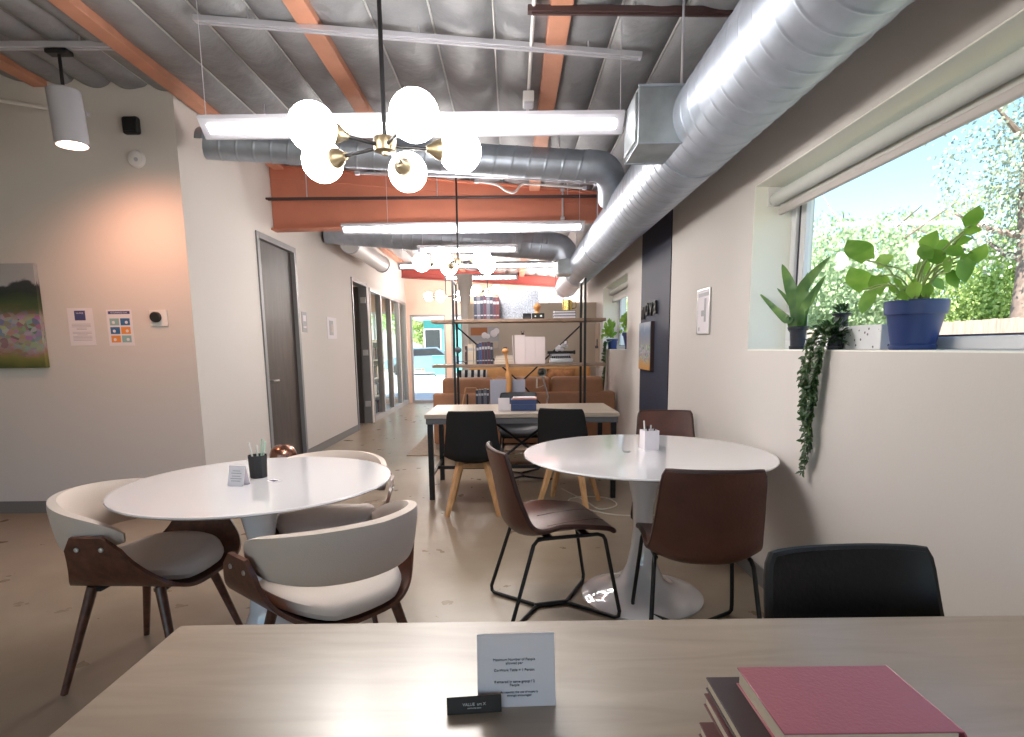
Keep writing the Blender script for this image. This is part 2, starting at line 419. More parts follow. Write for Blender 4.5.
# ceiling: draped vinyl insulation between purlins
PUR = [-4.75, -3.48, -2.40, -1.08, .265, 1.5]
def ceil_bm(y0, y1, dy=.09):
    b = nb()
    xs = []
    seams = []
    ks = [-5.75]+PUR
    for a, c in zip(ks, ks[1:]):
        n = 4 if c-a > 1 else 3
        for i in range(n): seams.append(a+(c-a)*i/n)
    seams.append(ks[-1])
    for a, c in zip(seams, seams[1:]):
        for i in range(9): xs.append((a+(c-a)*i/9, i/9))
    xs.append((seams[-1], 0))
    ny = int((y1-y0)/dy)
    g = []
    for j in range(ny+1):
        y = y0+(y1-y0)*j/ny; row = []
        for x, t in xs:
            s = math.sin(PI*t)**.6 if 0 < t < 1 else 0
            w = noise.noise((x*2.2, y*1.3, 3))*.022+noise.noise((x*6, y*5, 9))*.012
            sag = .055*s*(1+.35*noise.noise((x*1.1, y*.7, 1)))
            row.append(b.verts.new((x, y, roofz(x)+.075-sag+w*s)))
        g.append(row)
    for j in range(ny):
        for i in range(len(xs)-1): b.faces.new((g[j][i], g[j][i+1], g[j+1][i+1], g[j+1][i]))
    return b, seams
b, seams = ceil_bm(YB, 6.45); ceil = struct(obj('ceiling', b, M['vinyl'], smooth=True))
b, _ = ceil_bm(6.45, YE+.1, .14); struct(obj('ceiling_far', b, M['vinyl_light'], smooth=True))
bm = nb()
for x in seams:
    if all(abs(x-p) > .05 for p in PUR): tube(bm, [(x, y, roofz(x)+.066) for y in (YB, 0, 3, 6.4)], .006, 5)
obj('seam_tape', bm, M['tape'], ceil)
bm = nb(); box(bm, XFL-.2, XR+.35, YB-.2, YE+.2, 0, .08)
for v in bm.verts: v.co.z += roofz(v.co.x)+.22
struct(obj('roof', bm, M['roof_white']))
for i, x in enumerate(PUR[:-1]):
    bm = nb(); box(bm, x-.055, x+.055, YB, YE, roofz(x)-.015, roofz(x)+.16, .004)
    struct(obj('ceiling_beam', bm, M['orange']))
# deep steel beams across the room
def crossbeam(y, zl, zr, m, drop=.0, name='ceiling_beam'):
    b = nb(); x0, x1 = XL+.002, XR-.012
    def prism(ya, yb_, o1, o2):  # o1 bottom offsets, o2 top offsets
        vs = []
        for yy in (ya, yb_):
            for x, zb, zt in ((x0, o1(x0), o2(x0)), (x1, o1(x1), o2(x1))):
                vs += [b.verts.new((x, yy, zb)), b.verts.new((x, yy, zt))]
        a = vs
        for q in ((0,1,3,2),(4,6,7,5),(0,4,5,1),(2,3,7,6),(1,5,7,3),(0,2,6,4)): b.faces.new([a[k] for k in q])
    zb = lambda x: zl+(zr-zl)*(x-x0)/(x1-x0)
    zt = lambda x: roofz(x)+.02
    prism(y+.04, y+.055, zb, zt)
    prism(y-.03, y+.125, zb, lambda x: zb(x)+.014)
    prism(y-.03, y+.125, lambda x: zt(x)-.014, zt)
    prism(y+.03, y+.04, lambda x: zt(x)-.12, zt)
    return struct(obj(name, b, m))
crossbeam(6.3, 2.555, 2.62, M['rust'])
crossbeam(13.6, 2.93, 2.66, M['darkred'])

# ------------------------------------------------------------------ windows and doors
def winframe(name, w, xg=1.60):
    b = nb(); y0, y1, z0, z1 = w[0]+.007, w[1]-.007, w[2]+.007, w[3]-.007
    f = .055
    box(b, xg-.03, xg+.03, y0, y1, z0, z0+.045, .004); box(b, xg-.03, xg+.03, y0, y1, z1-f, z1, .004)
    box(b, xg-.03, xg+.03, y0, y0+f, z0+.045, z1-f, .004); box(b, xg-.03, xg+.03, y1-f, y1, z0+.045, z1-f, .004)
    o = struct(obj(name, b, M['frame_white']))
    b = nb()
    box(b, xg-.012, xg+.012, y1-f-.018, y1-f, z0+.045, z1-f); box(b, xg-.012, xg+.012, y0+f, y0+f+.018, z0+.045, z1-f)
    box(b, xg-.012, xg+.012, y0+f+.018, y1-f-.018, z0+.045, z0+.052)
    obj('gasket', b, M['frame_dark'], o)
    b = nb(); box(b, xg-.012, xg+.012, y1-f-.075, y1-f-.018, z0+.052, z1-f, .003); obj('sash_stile', b, M['frame_white'], o)
    b = nb(); box(b, xg-.003, xg+.003, y0+f, y1-f, z0+.045, z1-f); obj('pane', b, M['glass'], o)
    return o
winframe('window_1', W1); winframe('window_2', W2)
def blind(w, label, drop, x=1.47):
    t = thing('roller_blind', label, 'blind', (x, (w[0]+w[1])/2, w[3]-.075))
    L = (w[1]-w[0])/2-.02
    b = nb(); tube(b, [(0,-L,0.0),(0,L,0.0)], .034, 24); obj('roller', b, M['blind'], t, True)
    b = nb(); box(b, .028, .031, -L, L, -drop, .005); obj('fabric', b, M['blind'], t)
    b = nb(); box(b, .018, .042, -L, L, -drop-.035, -drop, .006); obj('bottom_bar', b, M['blind_bar'], t)
    b = nb(); 
    for s in (-1, 1): box(b, -.036, .04, s*L-.006+.008*s, s*L+.006+.008*s, -.036, .066)
    obj('bracket', b, M['white_plastic'], t)
blind(W1, 'grey roller blind rolled up above the long window and big blue pot', .05)
blind(W2, 'pale roller blind rolled up in the small window beside the shelving unit', .10)

def door_frame(name, d, depth=.14):
    b = nb(); y0, y1, zt = d[0], d[1], d[3]
    box(b, XL-.13, XL+.015, y0-.055, y0+.005, 0, zt+.055, .003); box(b, XL-.13, XL+.015, y1-.005, y1+.055, 0, zt+.055, .003)
    box(b, XL-.13, XL+.015, y0+.005, y1-.005, zt-.005, zt+.055, .003)
    return struct(obj(name, b, M['door_frame']))
d = door_frame('door_1', D1)
b = nb(); box(b, XL-.075, XL-.03, D1[0]+.008, D1[1]-.008, .008, D1[3]-.008); obj('door_panel', b, M['door_wood'], d)
b = nb(); tube(b, [(XL-.03, D1[0]+.07, .99), (XL+.03, D1[0]+.07, .99), (XL+.035, D1[0]+.085, .99), (XL+.035, D1[0]+.19, .99)], .010, 10)
lathe(b, [(.026,0),(.026,.008),(0,.008)], (XL-.03, D1[0]+.07, .99), 20, mtx=Matrix.Rotation(R(90), 4, 'Y')); obj('handle', b, M['chrome'], d, True)
d = door_frame('door_2', D2)
b = nb(); box(b, XL-.95, XL-.125, D2[1]-.055, D2[1]-.01, .008, D2[3]-.008); obj('door_panel', b, M['door_wood'], d)
b = nb()
for z in (.3, 1.2, 2.1): box(b, XL-.10, XL-.012, D2[1]-.014, D2[1]-.006, z, z+.1, .002); tube(b, [(XL-.012, D2[1]-.014, z), (XL-.012, D2[1]-.014, z+.1)], .008, 8)
obj('hinge', b, M['chrome'], d)
bm = nb(); wall_cells(bm, 'Y', 5.6, 5.65, XFL, XL-.12, 0, 3.5, []); struct(obj('wall_side_office', bm, M['wall']))

# interior glazing: each bay a window of its own
ys = [10.42, 11.3, 12.2, 13.12, 13.96]
for k in range(4):
    y0, y1 = ys[k], ys[k+1]; b = nb()
    box(b, XL-.09, XL+.012, y0, y0+.05, 0, 2.39, .003); box(b, XL-.09, XL+.012, y1-.05, y1, 0, 2.39, .003)
    box(b, XL-.09, XL+.012, y0+.05, y1-.05, 2.33, 2.39); box(b, XL-.09, XL+.012, y0+.05, y1-.05, 0, .09)
    o = struct(obj('window_%d' % (3+k), b, M['glaze_frame']))
    b = nb(); box(b, XL-.045, XL-.037, y0+.05, y1-.05, .09, 2.33); obj('pane', b, M['glass_in'], o)
for k, (a0, a1, _, zt) in enumerate((B1, B2)):
    b = nb(); f = .05
    box(b, a0, a0+f, YE+.02, YE+.1, 0, zt, .003); box(b, a1-f, a1, YE+.02, YE+.1, 0, zt, .003)
    box(b, a0+f, a1-f, YE+.02, YE+.1, zt-f, zt); box(b, a0+f, a1-f, YE+.02, YE+.1, 0, .06)
    o = struct(obj('door_%d' % (3+k), b, M['glaze_frame']))
    b = nb(); box(b, a0+f, a1-f, YE+.055, YE+.062, .06, zt-f); obj('pane', b, M['glass'], o)
# windows behind the camera and in the side room
for nme, ax, c, a0, a1, z0, z1 in (('window_7','Y',YB-.1,-5.0,-3.0,.3,2.6), ('window_8','Y',YB-.1,-2.4,.9,.3,2.6), ('window_9','X',XFL-.07,9.6,13.6,.5,2.3), ('window_10','Y',YE+.08,-3.9,-2.66,.1,2.2)):
    b = nb(); f = .06; m = (a0+a1)/2
    def bx(p, q, s, t):
        if ax == 'Y': box(b, p, q, c-.03, c+.03, s, t)
        else: box(b, c-.03, c+.03, p, q, s, t)
    bx(a0, a1, z0, z0+f); bx(a0, a1, z1-f, z1); bx(a0, a0+f, z0+f, z1-f); bx(a1-f, a1, z0+f, z1-f); bx(m-.03, m+.03, z0+f, z1-f)
    if ax == 'X':
        bx(a0+f, m-.03, 1.35, 1.40); bx(m+.03, a1-f, 1.35, 1.40)
    o = struct(obj(nme, b, M['frame_white']))
    b = nb()
    if ax == 'Y': box(b, a0+f, a1-f, c-.003, c+.003, z0+f, z1-f)
    else: box(b, c-.003, c+.003, a0+f, a1-f, z0+f, z1-f)
    obj('pane', b, M['glass'], o)

# ------------------------------------------------------------------ ducts
def spiral(bm, path0, path1, r, pitch=.11, seg=48, rib=.003):
    p0, p1 = Vector(path0), Vector(path1); d = p1-p0; L = d.length; d.normalize()
    a = d.cross(Vector((0,0,1))).normalized(); c = a.cross(d).normalized()
    offs = [(0, 0), (.05, 0), (.42, 0), (.80, 0), (.86, 0), (.90, rib), (.96, rib)]
    n = int(L/pitch); rings = []
    for i in range(n+1):
        for o, dr in offs:
            s = (i+o)*pitch
            if s > L: break
            ring = []
            for k in range(seg+1):
                th = 2*PI*k/seg; ss = min(max(s+pitch*k/seg-pitch*.5, 0), L)
                ring.append(bm.verts.new(p0+d*ss+(a*math.cos(th)+c*math.sin(th))*(r+dr)))
            rings.append(ring)
    for A, B in zip(rings, rings[1:]):
        for k in range(seg): 
            f = bm.faces.new((A[k], A[k+1], B[k+1], B[k])); f.smooth = True
    return bm
def band(bm, c, d, r, w, seg=40):
    c = Vector(c); d = Vector(d).normalized(); tube(bm, [c-d*w/2, c+d*w/2], r, seg)
def sm(o):
    for p in o.data.polygons: p.use_smooth = True
    return o
XD, ZD, RD = .996, 2.395, .2035
t = thing('main_air_duct', 'large spiral steel duct running along the right wall above the windows', 'duct', (XD, 4.5, ZD))
b = nb(); spiral(b, (0,-6.6,0), (0,4.1,0), RD, .115); o = obj('duct_pipe', b, M['galv'], t, True)
b = nb(); tube(b, smooth_path([(0,4.1,0),(0,5.2,0),(0,5.75,-.01),(0,6.0,-.04)],4), RD-.012, 40); obj('duct_end', b, M['galv'], t, True)
b = nb()
for y in (-1.25, 1.9, 4.1): band(b, (0,y,0), (0,1,0), RD+.007, .03)
obj('joint_band', b, M['galv'], t, True)
b = nb()
for y in (-1.52, 1.2, 3.0): tube(b, [(-.16,y,.12),(-.16,y,roofz(XD-.16)-ZD+.07)], .006, 6)
obj('hanger_rod', b, M['strut'], t)
def tapbox(x0, x1, y0, y1, z0, z1, label):
    t = thing('duct_tap_box', label, 'duct box', ((x0+x1)/2, (y0+y1)/2, z0))
    w, l, h = (x1-x0)/2, (y1-y0)/2, z1-z0
    b = nb(); box(b, -w, w, -l, l, 0, h, .003); obj('sheet_metal_box', b, M['galv_box'], t)
    b = nb()
    for s in (-1, 1):
        for zz in (0, h): box(b, -w-.003, w, s*l-.012, s*l+.003*s+.002, zz-.004, zz+.004)
    obj('seam_flange', b, M['galv'], t)
    b = nb(); box(b, -w-.012, -w-.001, -l+.02, l-.02, .02, h-.02, .003); obj('end_cap', b, M['galv_box'], t)
tapbox(.625, .84, 2.95, 3.26, 2.27, 2.53, 'square galvanised tap box on the near stretch of the main duct')
tapbox(.64, .82, 7.85, 8.2, 2.27, 2.53, 'square galvanised tap box on the main duct beyond the red beam')
# branch duct 2 (near) with elbow
def branch(label, y, xl, zl, xr, zr, r, elbow, cat='duct'):
    t = thing('branch_air_duct', label, cat, (0, y, 0))
    b = nb(); spiral(b, (xl,0,zl), (xr,0,zr), r, .13, 36); obj('duct_pipe', b, M['galv'], t, True)
    b = nb(); tube(b, smooth_path([(xr-.07,0,zr+.07*(zl-zr)/(xr-xl))]+elbow, 5), r+.002, 32); obj('elbow', b, M['galv'], t, True)
    b = nb(); band(b, (xr-.03,0,zr), (1,0,-.05), r+.008, .03, 32); band(b, ((xl+xr)/2,0,(zl+zr)/2), (1,0,-.05), r+.006, .03, 32); obj('joint_band', b, M['galv'], t, True)
    b = nb()
    for x in (xl+.5, (xl+xr)/2+.2, xr-.25): tube(b, [(x,0,zl+(zr-zl)*(x-xl)/(xr-xl)+r),(x,0,roofz(x)+.06)], .005, 6)
    obj('hanger_rod', b, M['strut'], t)
    return t
branch('slim spiral duct crossing under the roof in front of the big orange-red beam', 4.7, -2.36, 2.885, .64, 2.685, .112,
       [(.70,0,2.68),(.78,.06,2.65),(.83,.16,2.58),(.85,.28,2.50)])
branch('spiral duct crossing the room just beyond the big orange-red beam', 8.0, -2.49, 2.90, .56, 2.64, .18,
       [(.63,0,2.63),(.70,0,2.59),(.74,0,2.52),(.75,0,2.46)])
t = thing('wall_air_duct', 'short white duct branch running along the left wall past the beam', 'duct', (-2.2, 9.2, 2.75))
b = nb(); tube(b, [(0,-1.02,0),(0,1.0,0)], .13, 32); obj('duct_pipe', b, M['white_plastic'], t, True)
b = nb(); band(b, (0,-.98,0), (0,1,0), .14, .04); band(b, (0,.98,0), (0,1,0), .14, .04); obj('joint_band', b, M['lamp_body'], t, True)
b = nb()
for y in (-.6, .6): tube(b, [(0,y,.12),(0,y,.46)], .005, 6)
obj('hanger_rod', b, M['strut'], t)

# ------------------------------------------------------------------ linear lights
def linear(label, y, x0, x1, z, wires, gaps=0):
    L = x1-x0; t = thing('linear_pendant_light', label, 'light', ((x0+x1)/2, y, z), 0, 'white linear pendant lights')
    h = L/2; b = nb()
    # body: trough with a lens face tilted down toward the room
    pr = [(-.04,.052),(.05,.052),(.05,-.04),(.035,-.04),(-.04,.035)]
    A = [b.verts.new((-h, p[0], p[1])) for p in pr]; B = [b.verts.new((h, p[0], p[1])) for p in pr]
    b.faces.new(A); b.faces.new(B[::-1])
    for i in range(len(pr)):
        j = (i+1) % len(pr); b.faces.new((A[i], A[j], B[j], B[i]))
    obj('housing', b, M['lamp_body'], t)
    d = Vector((0,.075,-.075)); d.normalize(); n = Vector((0,-d.z*-1, 0))
    nrm = Vector((0,-.707,-.707))
    def lens(a, c):
        b = nb(); p0 = Vector((0,-.04,.035))+d*.030; p1 = Vector((0,.035,-.04))-d*.030
        vs = []
        for off in (.0, .004):
            for x, p in ((a,p0),(c,p0),(c,p1),(a,p1)): vs.append(b.verts.new(p+Vector((x,0,0))+nrm*off))
        for q in ((4,5,6,7),(0,3,2,1),(0,1,5,4),(1,2,6,5),(2,3,7,6),(3,0,4,7)): b.faces.new([vs[k] for k in q])
        obj('diffuser', b, M['led'], t)
    if gaps: lens(-h+.02, -h+1.12*L/2.44+.02); lens(-h+1.24*L/2.44, h-.04)
    else: lens(-h+.04, h-.04)
    b = nb()
    for wx in wires:
        X = wx*h; tube(b, [(X,0,.05),(X,0,roofz(X+(x0+x1)/2)-z+.03)], .0022, 6)
    obj('suspension_wire', b, M['strut'], t)
    return t
linear('nearest white linear pendant light, hanging just behind the near globe chandelier', 3.2, -1.60, .60, 2.452, (-.975, .985))
linear('white linear pendant light hung right below the orange-red beam', 6.0, -1.68, .75, 2.495, (-.62, .96), 1)
linear('short white linear light closest beyond the beam, under the far duct', 7.3, -1.13, .10, 2.50, (-.9, .96))
linear('long white linear light between the two short ones past the beam', 8.9, -1.68, .74, 2.53, (-.95, .95))
linear('farthest short white linear light, over the sitting area', 10.2, -1.13, .13, 2.51, (-.95, .95))

# ceiling strut channels and tracks
def strut(label, p0, p1, w=.041, h=.03, m='strut', cat='ceiling track', name='strut_channel'):
    p0, p1 = Vector(p0), Vector(p1); d = p1-p0; L = d.length
    t = thing(name, label, cat, p0)
    mt = d.to_track_quat('X', 'Z').to_matrix().to_4x4()
    b = nb(); box(b, 0, L, -w/2, w/2, .0, h, .003, mtx=mt); obj('channel', b, M[m], t)
    b = nb(); box(b, .02, L-.02, -w/5, w/5, -.007, .0, mtx=mt); obj('slot_rail', b, M['lamp_body'] if m == 'strut' else M[m], t)
    b = nb()
    for k in (.12, .5, .88):
        c = p0+d*k-p0; top = roofz((p0+d*k).x)+.05-p0.z
        if top > c.z+h: tube(b, [(c.x,c.y,c.z+h),(c.x,c.y,top)], .005, 6)
    if len(b.verts): obj('hanger_rod', b, M['strut'], t)
    else: b.free()
    return t
strut('long zinc channel under the roof above the nearest linear light', (-1.70,3.42,3.075), (.735,3.42,2.862), .045, .03)
strut('short zinc channel carrying the grey cylinder spotlight', (-4.3,3.9,3.195), (-2.44,3.9,3.178), .05, .035)
strut('dark brown steel bar under the roof above the square tap box', (.10,3.05,2.905), (1.14,3.05,2.885), .04, .03, 'brown_steel', 'steel bar', 'steel_bar')
strut('thin brown track running across the face of the big orange-red beam', (-2.44,6.05,2.80), (1.0,6.05,2.79), .03, .02, 'brown_steel')
# conduits
def conduit(label, pts, r=.012, m='white_plastic', cat='conduit', name='pipe_conduit', fit=True):
    t = thing(name, label, cat, pts[0]); o = Vector(pts[0])
    b = nb(); tube(b, [Vector(p)-o for p in pts], r, 10); obj('pipe', b, M[m], t, True)
    if fit:
        b = nb()
        for p in (pts[0], pts[-1]):
            q = Vector(p)-o; box(b, q.x-.02, q.x+.02, q.y-.02, q.y+.02, q.z-.015, q.z+.015, .004)
        obj('fitting', b, M['strut'], t)
    return t
conduit('white conduit running beside the orange purlin nearest the duct', [(.13,1.5,2.95),(.13,3.4,2.93),(.135,4.4,2.93),(.135,4.5,2.86)], .011)
t = thing('junction_box', 'small pale junction box on the conduit beside the orange purlin', 'junction box', (.13,3.95,2.86))
b = nb(); box(b, -.035,.035,-.06,.06,-.02,.045,.006); obj('body', b, M['white_plastic'], t); b = nb(); box(b, -.03,.03,-.055,.055,-.026,-.021,.002); obj('cover', b, M['strut'], t)
conduit('pale conduit crossing in front of the beam just under the slim duct', [(-1.3,5.2,2.80),(0.0,5.2,2.75),(.75,5.2,2.69)], .012, 'strut')
conduit('looped pale hose hanging over the top of the big orange-red beam', smooth_path([(-.3,5.6,2.83),(-.12,5.6,2.80),(-.02,5.6,2.74),(.05,5.6,2.73),(.11,5.6,2.79),(.2,5.6,2.80),(.7,5.6,2.76)],6), .010)
conduit('thin vertical conduit standing against the orange-red beam near the duct', [(.55,6.2,2.62),(.55,6.2,2.90)], .010, 'strut')
conduit('white diagonal pipe under the roof above the left-hand wall', [(-4.6,4.3,3.20),(-3.55,4.3,3.05),(-2.95,4.3,2.95)], .013)
t = thing('cylinder_spotlight', 'grey cylinder spotlight hanging from the short channel, warm light inside', 'light', (-2.80,3.9,3.175))
b = nb(); box(b, -.07,.07,-.035,.035,-.03,-.002,.008); obj('mount', b, M['black'], t)
b = nb(); tube(b, [(0,0,-.03),(.0,0,-.235)], .010, 8); obj('rod', b, M['black'], t)
tl = Matrix.Translation((.0,0,-.235)) @ Matrix.Rotation(R(-3), 4, 'Y')
b = nb(); lathe(b, [(0,0),(.085,0),(.093,-.006),(.093,-.33),(.086,-.33),(.084,-.05),(0,-.05)], (0,0,0), 40, mtx=tl); obj('shade', b, M['lamp_body'], t, True)
b = nb(); lathe(b, [(0,-.29),(.083,-.29),(.083,-.285),(0,-.285)], (0,0,0), 32, mtx=tl); obj('lamp_disc', b, M['warm_lamp'], t)

# ------------------------------------------------------------------ globe chandeliers
def chandelier(label, loc, rz=0):
    t = thing('globe_chandelier', label, 'chandelier', loc, rz, 'five-globe chandeliers')
    top = roofz(loc[0])+.03-loc[2]
    b = nb(); tube(b, [(0,0,.03),(0,0,top)], .0095, 12); obj('rod', b, M['black'], t, True)
    b = nb(); lathe(b, [(0,top-.02),(.055,top-.02),(.055,top),(0,top)], seg=28); obj('ceiling_cup', b, M['black'], t)
    b = nb(); lathe(b, [(0,-.035),(.012,-.035),(.014,-.024),(.045,-.02),(.047,.0),(.047,.025),(.043,.033),(0,.035)], seg=32); obj('hub', b, M['brass'], t, True)
    angs = [R(a) for a in (-61,-137,13,85,150)]; rr = [.36,.315,.315,.36,.37]
    for a, q in zip(angs, rr):
        d = Vector((math.cos(a), math.sin(a), 0))
        b = nb(); tube(b, [d*.04, d*(q-.13)], .0075, 10); arm = obj('arm', b, M['black'], t, True)
        mt = Matrix.Translation(d*(q-.145)) @ d.to_track_quat('Z','Y').to_matrix().to_4x4()
        b = nb(); lathe(b, [(0,0),(.016,0),(.018,.012),(.036,.04),(.044,.062),(.044,.072),(0,.072)], seg=28, mtx=mt); obj('socket', b, M['brass'], arm, True)
        b = nb(); bmesh.ops.create_uvsphere(b, u_segments=32, v_segments=20, radius=.0905); bmesh.ops.translate(b, vec=d*q, verts=b.verts); obj('globe', b, M['globe'], t, True)
    return t
ch = chandelier('nearest chandelier of five glowing globes, above the white round tables', (-.516,2.55,2.14))
def chand(label, loc, rz):
    c = dup(ch, loc, rz, label)
    return c
chand('second globe chandelier, hanging in front of the orange-red beam', (-.52,5.95,2.155), R(100))
chand('small distant globe chandelier on the left above the sitting area', (-1.38,12.6,2.41), R(30))
chand('small distant globe chandelier just behind the books on the top shelf', (-.46,11.9,2.44), R(150))
chand('far globe chandelier partly hidden under the end of the main duct', (1.0,13.0,2.46), R(100))

# ------------------------------------------------------------------ tulip tables
def tulip(label, loc, r, bx, rb=.3):
    t = thing('round_pedestal_table', label, 'table', loc, 0, 'round white pedestal tables')
    b = nb(); lathe(b, [(0,.718),(r*.8,.718),(r-.05,.722),(r-.008,.734),(r,.740),(r-.003,.745),(r-.012,.746),(r-.016,.746),(r-.05,.746),(0,.746)], seg=96); obj('tabletop', b, M['table_white'], t, True)
    b = nb(); lathe(b, [(0,.0),(rb,.0),(rb,.006),(rb-.01,.012),(rb*.8,.022),(rb*.55,.042),(rb*.36,.09),(rb*.25,.17),(.058,.28),(.05,.38),(.055,.50),(.08,.62),(.14,.70),(.16,.718),(0,.718)], bx, seg=64); obj('pedestal', b, M['table_white'], t, True)
    return t
TR = Vector((.705,2.99,0)); TL = Vector((-1.094,2.436,0))
tulip('white round table with glossy top by the long window', TR, .645, (-.03,-.10,0), .315)
tulip('white round table surrounded by cream tub chairs', TL, .558, (0,-.03,0), .28)

# ------------------------------------------------------------------ tub chairs (front = +Y in local space)
def tub(label):
    t = thing('tub_chair', label, 'chair', (0,0,0), 0, 'cream tub chairs with walnut frames')
    def ply(u, v):
        s = u*2-1; th = s*PI/2; sn = math.sin(th)
        x = .288*math.copysign(abs(sn)**.62, sn); z = .408+.252*(1-abs(math.cos(th))**.62)
        a = min(1, max(0, (z-.408)/.252)); a2 = abs(x)/.288; x *= 1+.13*a; a = a*a*(3-2*a)
        yf = .275-.165*a**.8; yb = -.225+.145*a2**3
        if z > .62: k = (z-.62)/.04; yf -= .045*k*k; yb += .03*k*k
        return (x, yb+(yf-yb)*v, z+.012*(v**2)*(1-a)*0)
    b = nb(); shell(b, ply, 44, 14, .014); obj('plywood_shell', b, M['walnut'], t, True)
    b = nb()
    def cushion(u, v):
        a = u*2*PI; r = v
        x = math.copysign(abs(math.cos(a))**.8, math.cos(a))*.226*r; y = math.copysign(abs(math.sin(a))**.8, math.sin(a))*.235*r+.015
        return x, y
    n, m = 40, 9; prof = [(1.0,.428),(1.03,.446),(1.0,.468),(.93,.482),(.75,.490),(.4,.490),(0,.488)]
    rings = []
    for k, z in prof:
        if k == 0: rings.append([b.verts.new((0,.015,z))]); continue
        ring = []
        for i in range(n):
            x, y = cushion(i/n, k); dz = .35*max(0, abs(x)-.13)
            ring.append(b.verts.new((x, y, z+dz)))
        rings.append(ring)
    for A, B in zip(rings, rings[1:]):
        for i in range(n):
            j = (i+1) % n
            if len(B) == 1: b.faces.new((A[i], A[j], B[0]))
            else: b.faces.new((A[i], A[j], B[j], B[i]))
    b.faces.new(rings[0][::-1])
    obj('seat_cushion', b, M['cream_seat'], t, True)
    def back(u, v):
        ph = (u*2-1)*R(112); a = abs(u*2-1)
        zt = .758-.075*a**2.2-.03*a**10; zb = .570+.05*a**3
        z = zb+(zt-zb)*v; k = 1+.16*(z-.585)/.2*(1-.75*a)
        return (.272*math.sin(ph)*k, -.005-.262*math.cos(ph)*k, z)
    b = nb(); shell(b, back, 48, 10, lambda u, v: .045*(1-.55*abs(u*2-1)**6)*(1-.35*abs(v*2-1)**4)); obj('backrest', b, M['cream'], t, True)
    b = nb()
    for s in (-1, 1):
        for y in (-.08, .01):
            lathe(b, [(0,0),(.009,0),(.008,.004),(0,.005)], (s*.328, y+.05, .615), 14, mtx=Matrix.Rotation(R(90*s), 4, 'Y'))
    obj('bolt', b, M['chrome'], t)
    b = nb(); box(b, -.16,.16,-.14,-.10,.385,.402,.003); box(b, -.16,.16,.11,.15,.385,.402,.003); obj('crossbar', b, M['black'], t)
    for sx in (-1, 1):
        for sy in (-1, 1):
            b = nb(); tube(b, [(sx*.155,sy*.135,.405),(sx*.235,sy*.235,.0)], [.020,.0125], 12); obj('leg', b, M['walnut'], t, True)
    return t
tc1 = tub('cream tub chair at the left end of the white table, its curved back outward')
tc1.location = (-1.49,2.27,0); tc1.rotation_euler = (0,0,R(-93))
dup(tc1, (-.655,1.985,0), R(50), 'cream tub chair turned away from us, backrest nearest the wooden table')
dup(tc1, (-.93,2.80,0), R(188), 'cream tub chair on the far side of its white table, only the back rim showing')

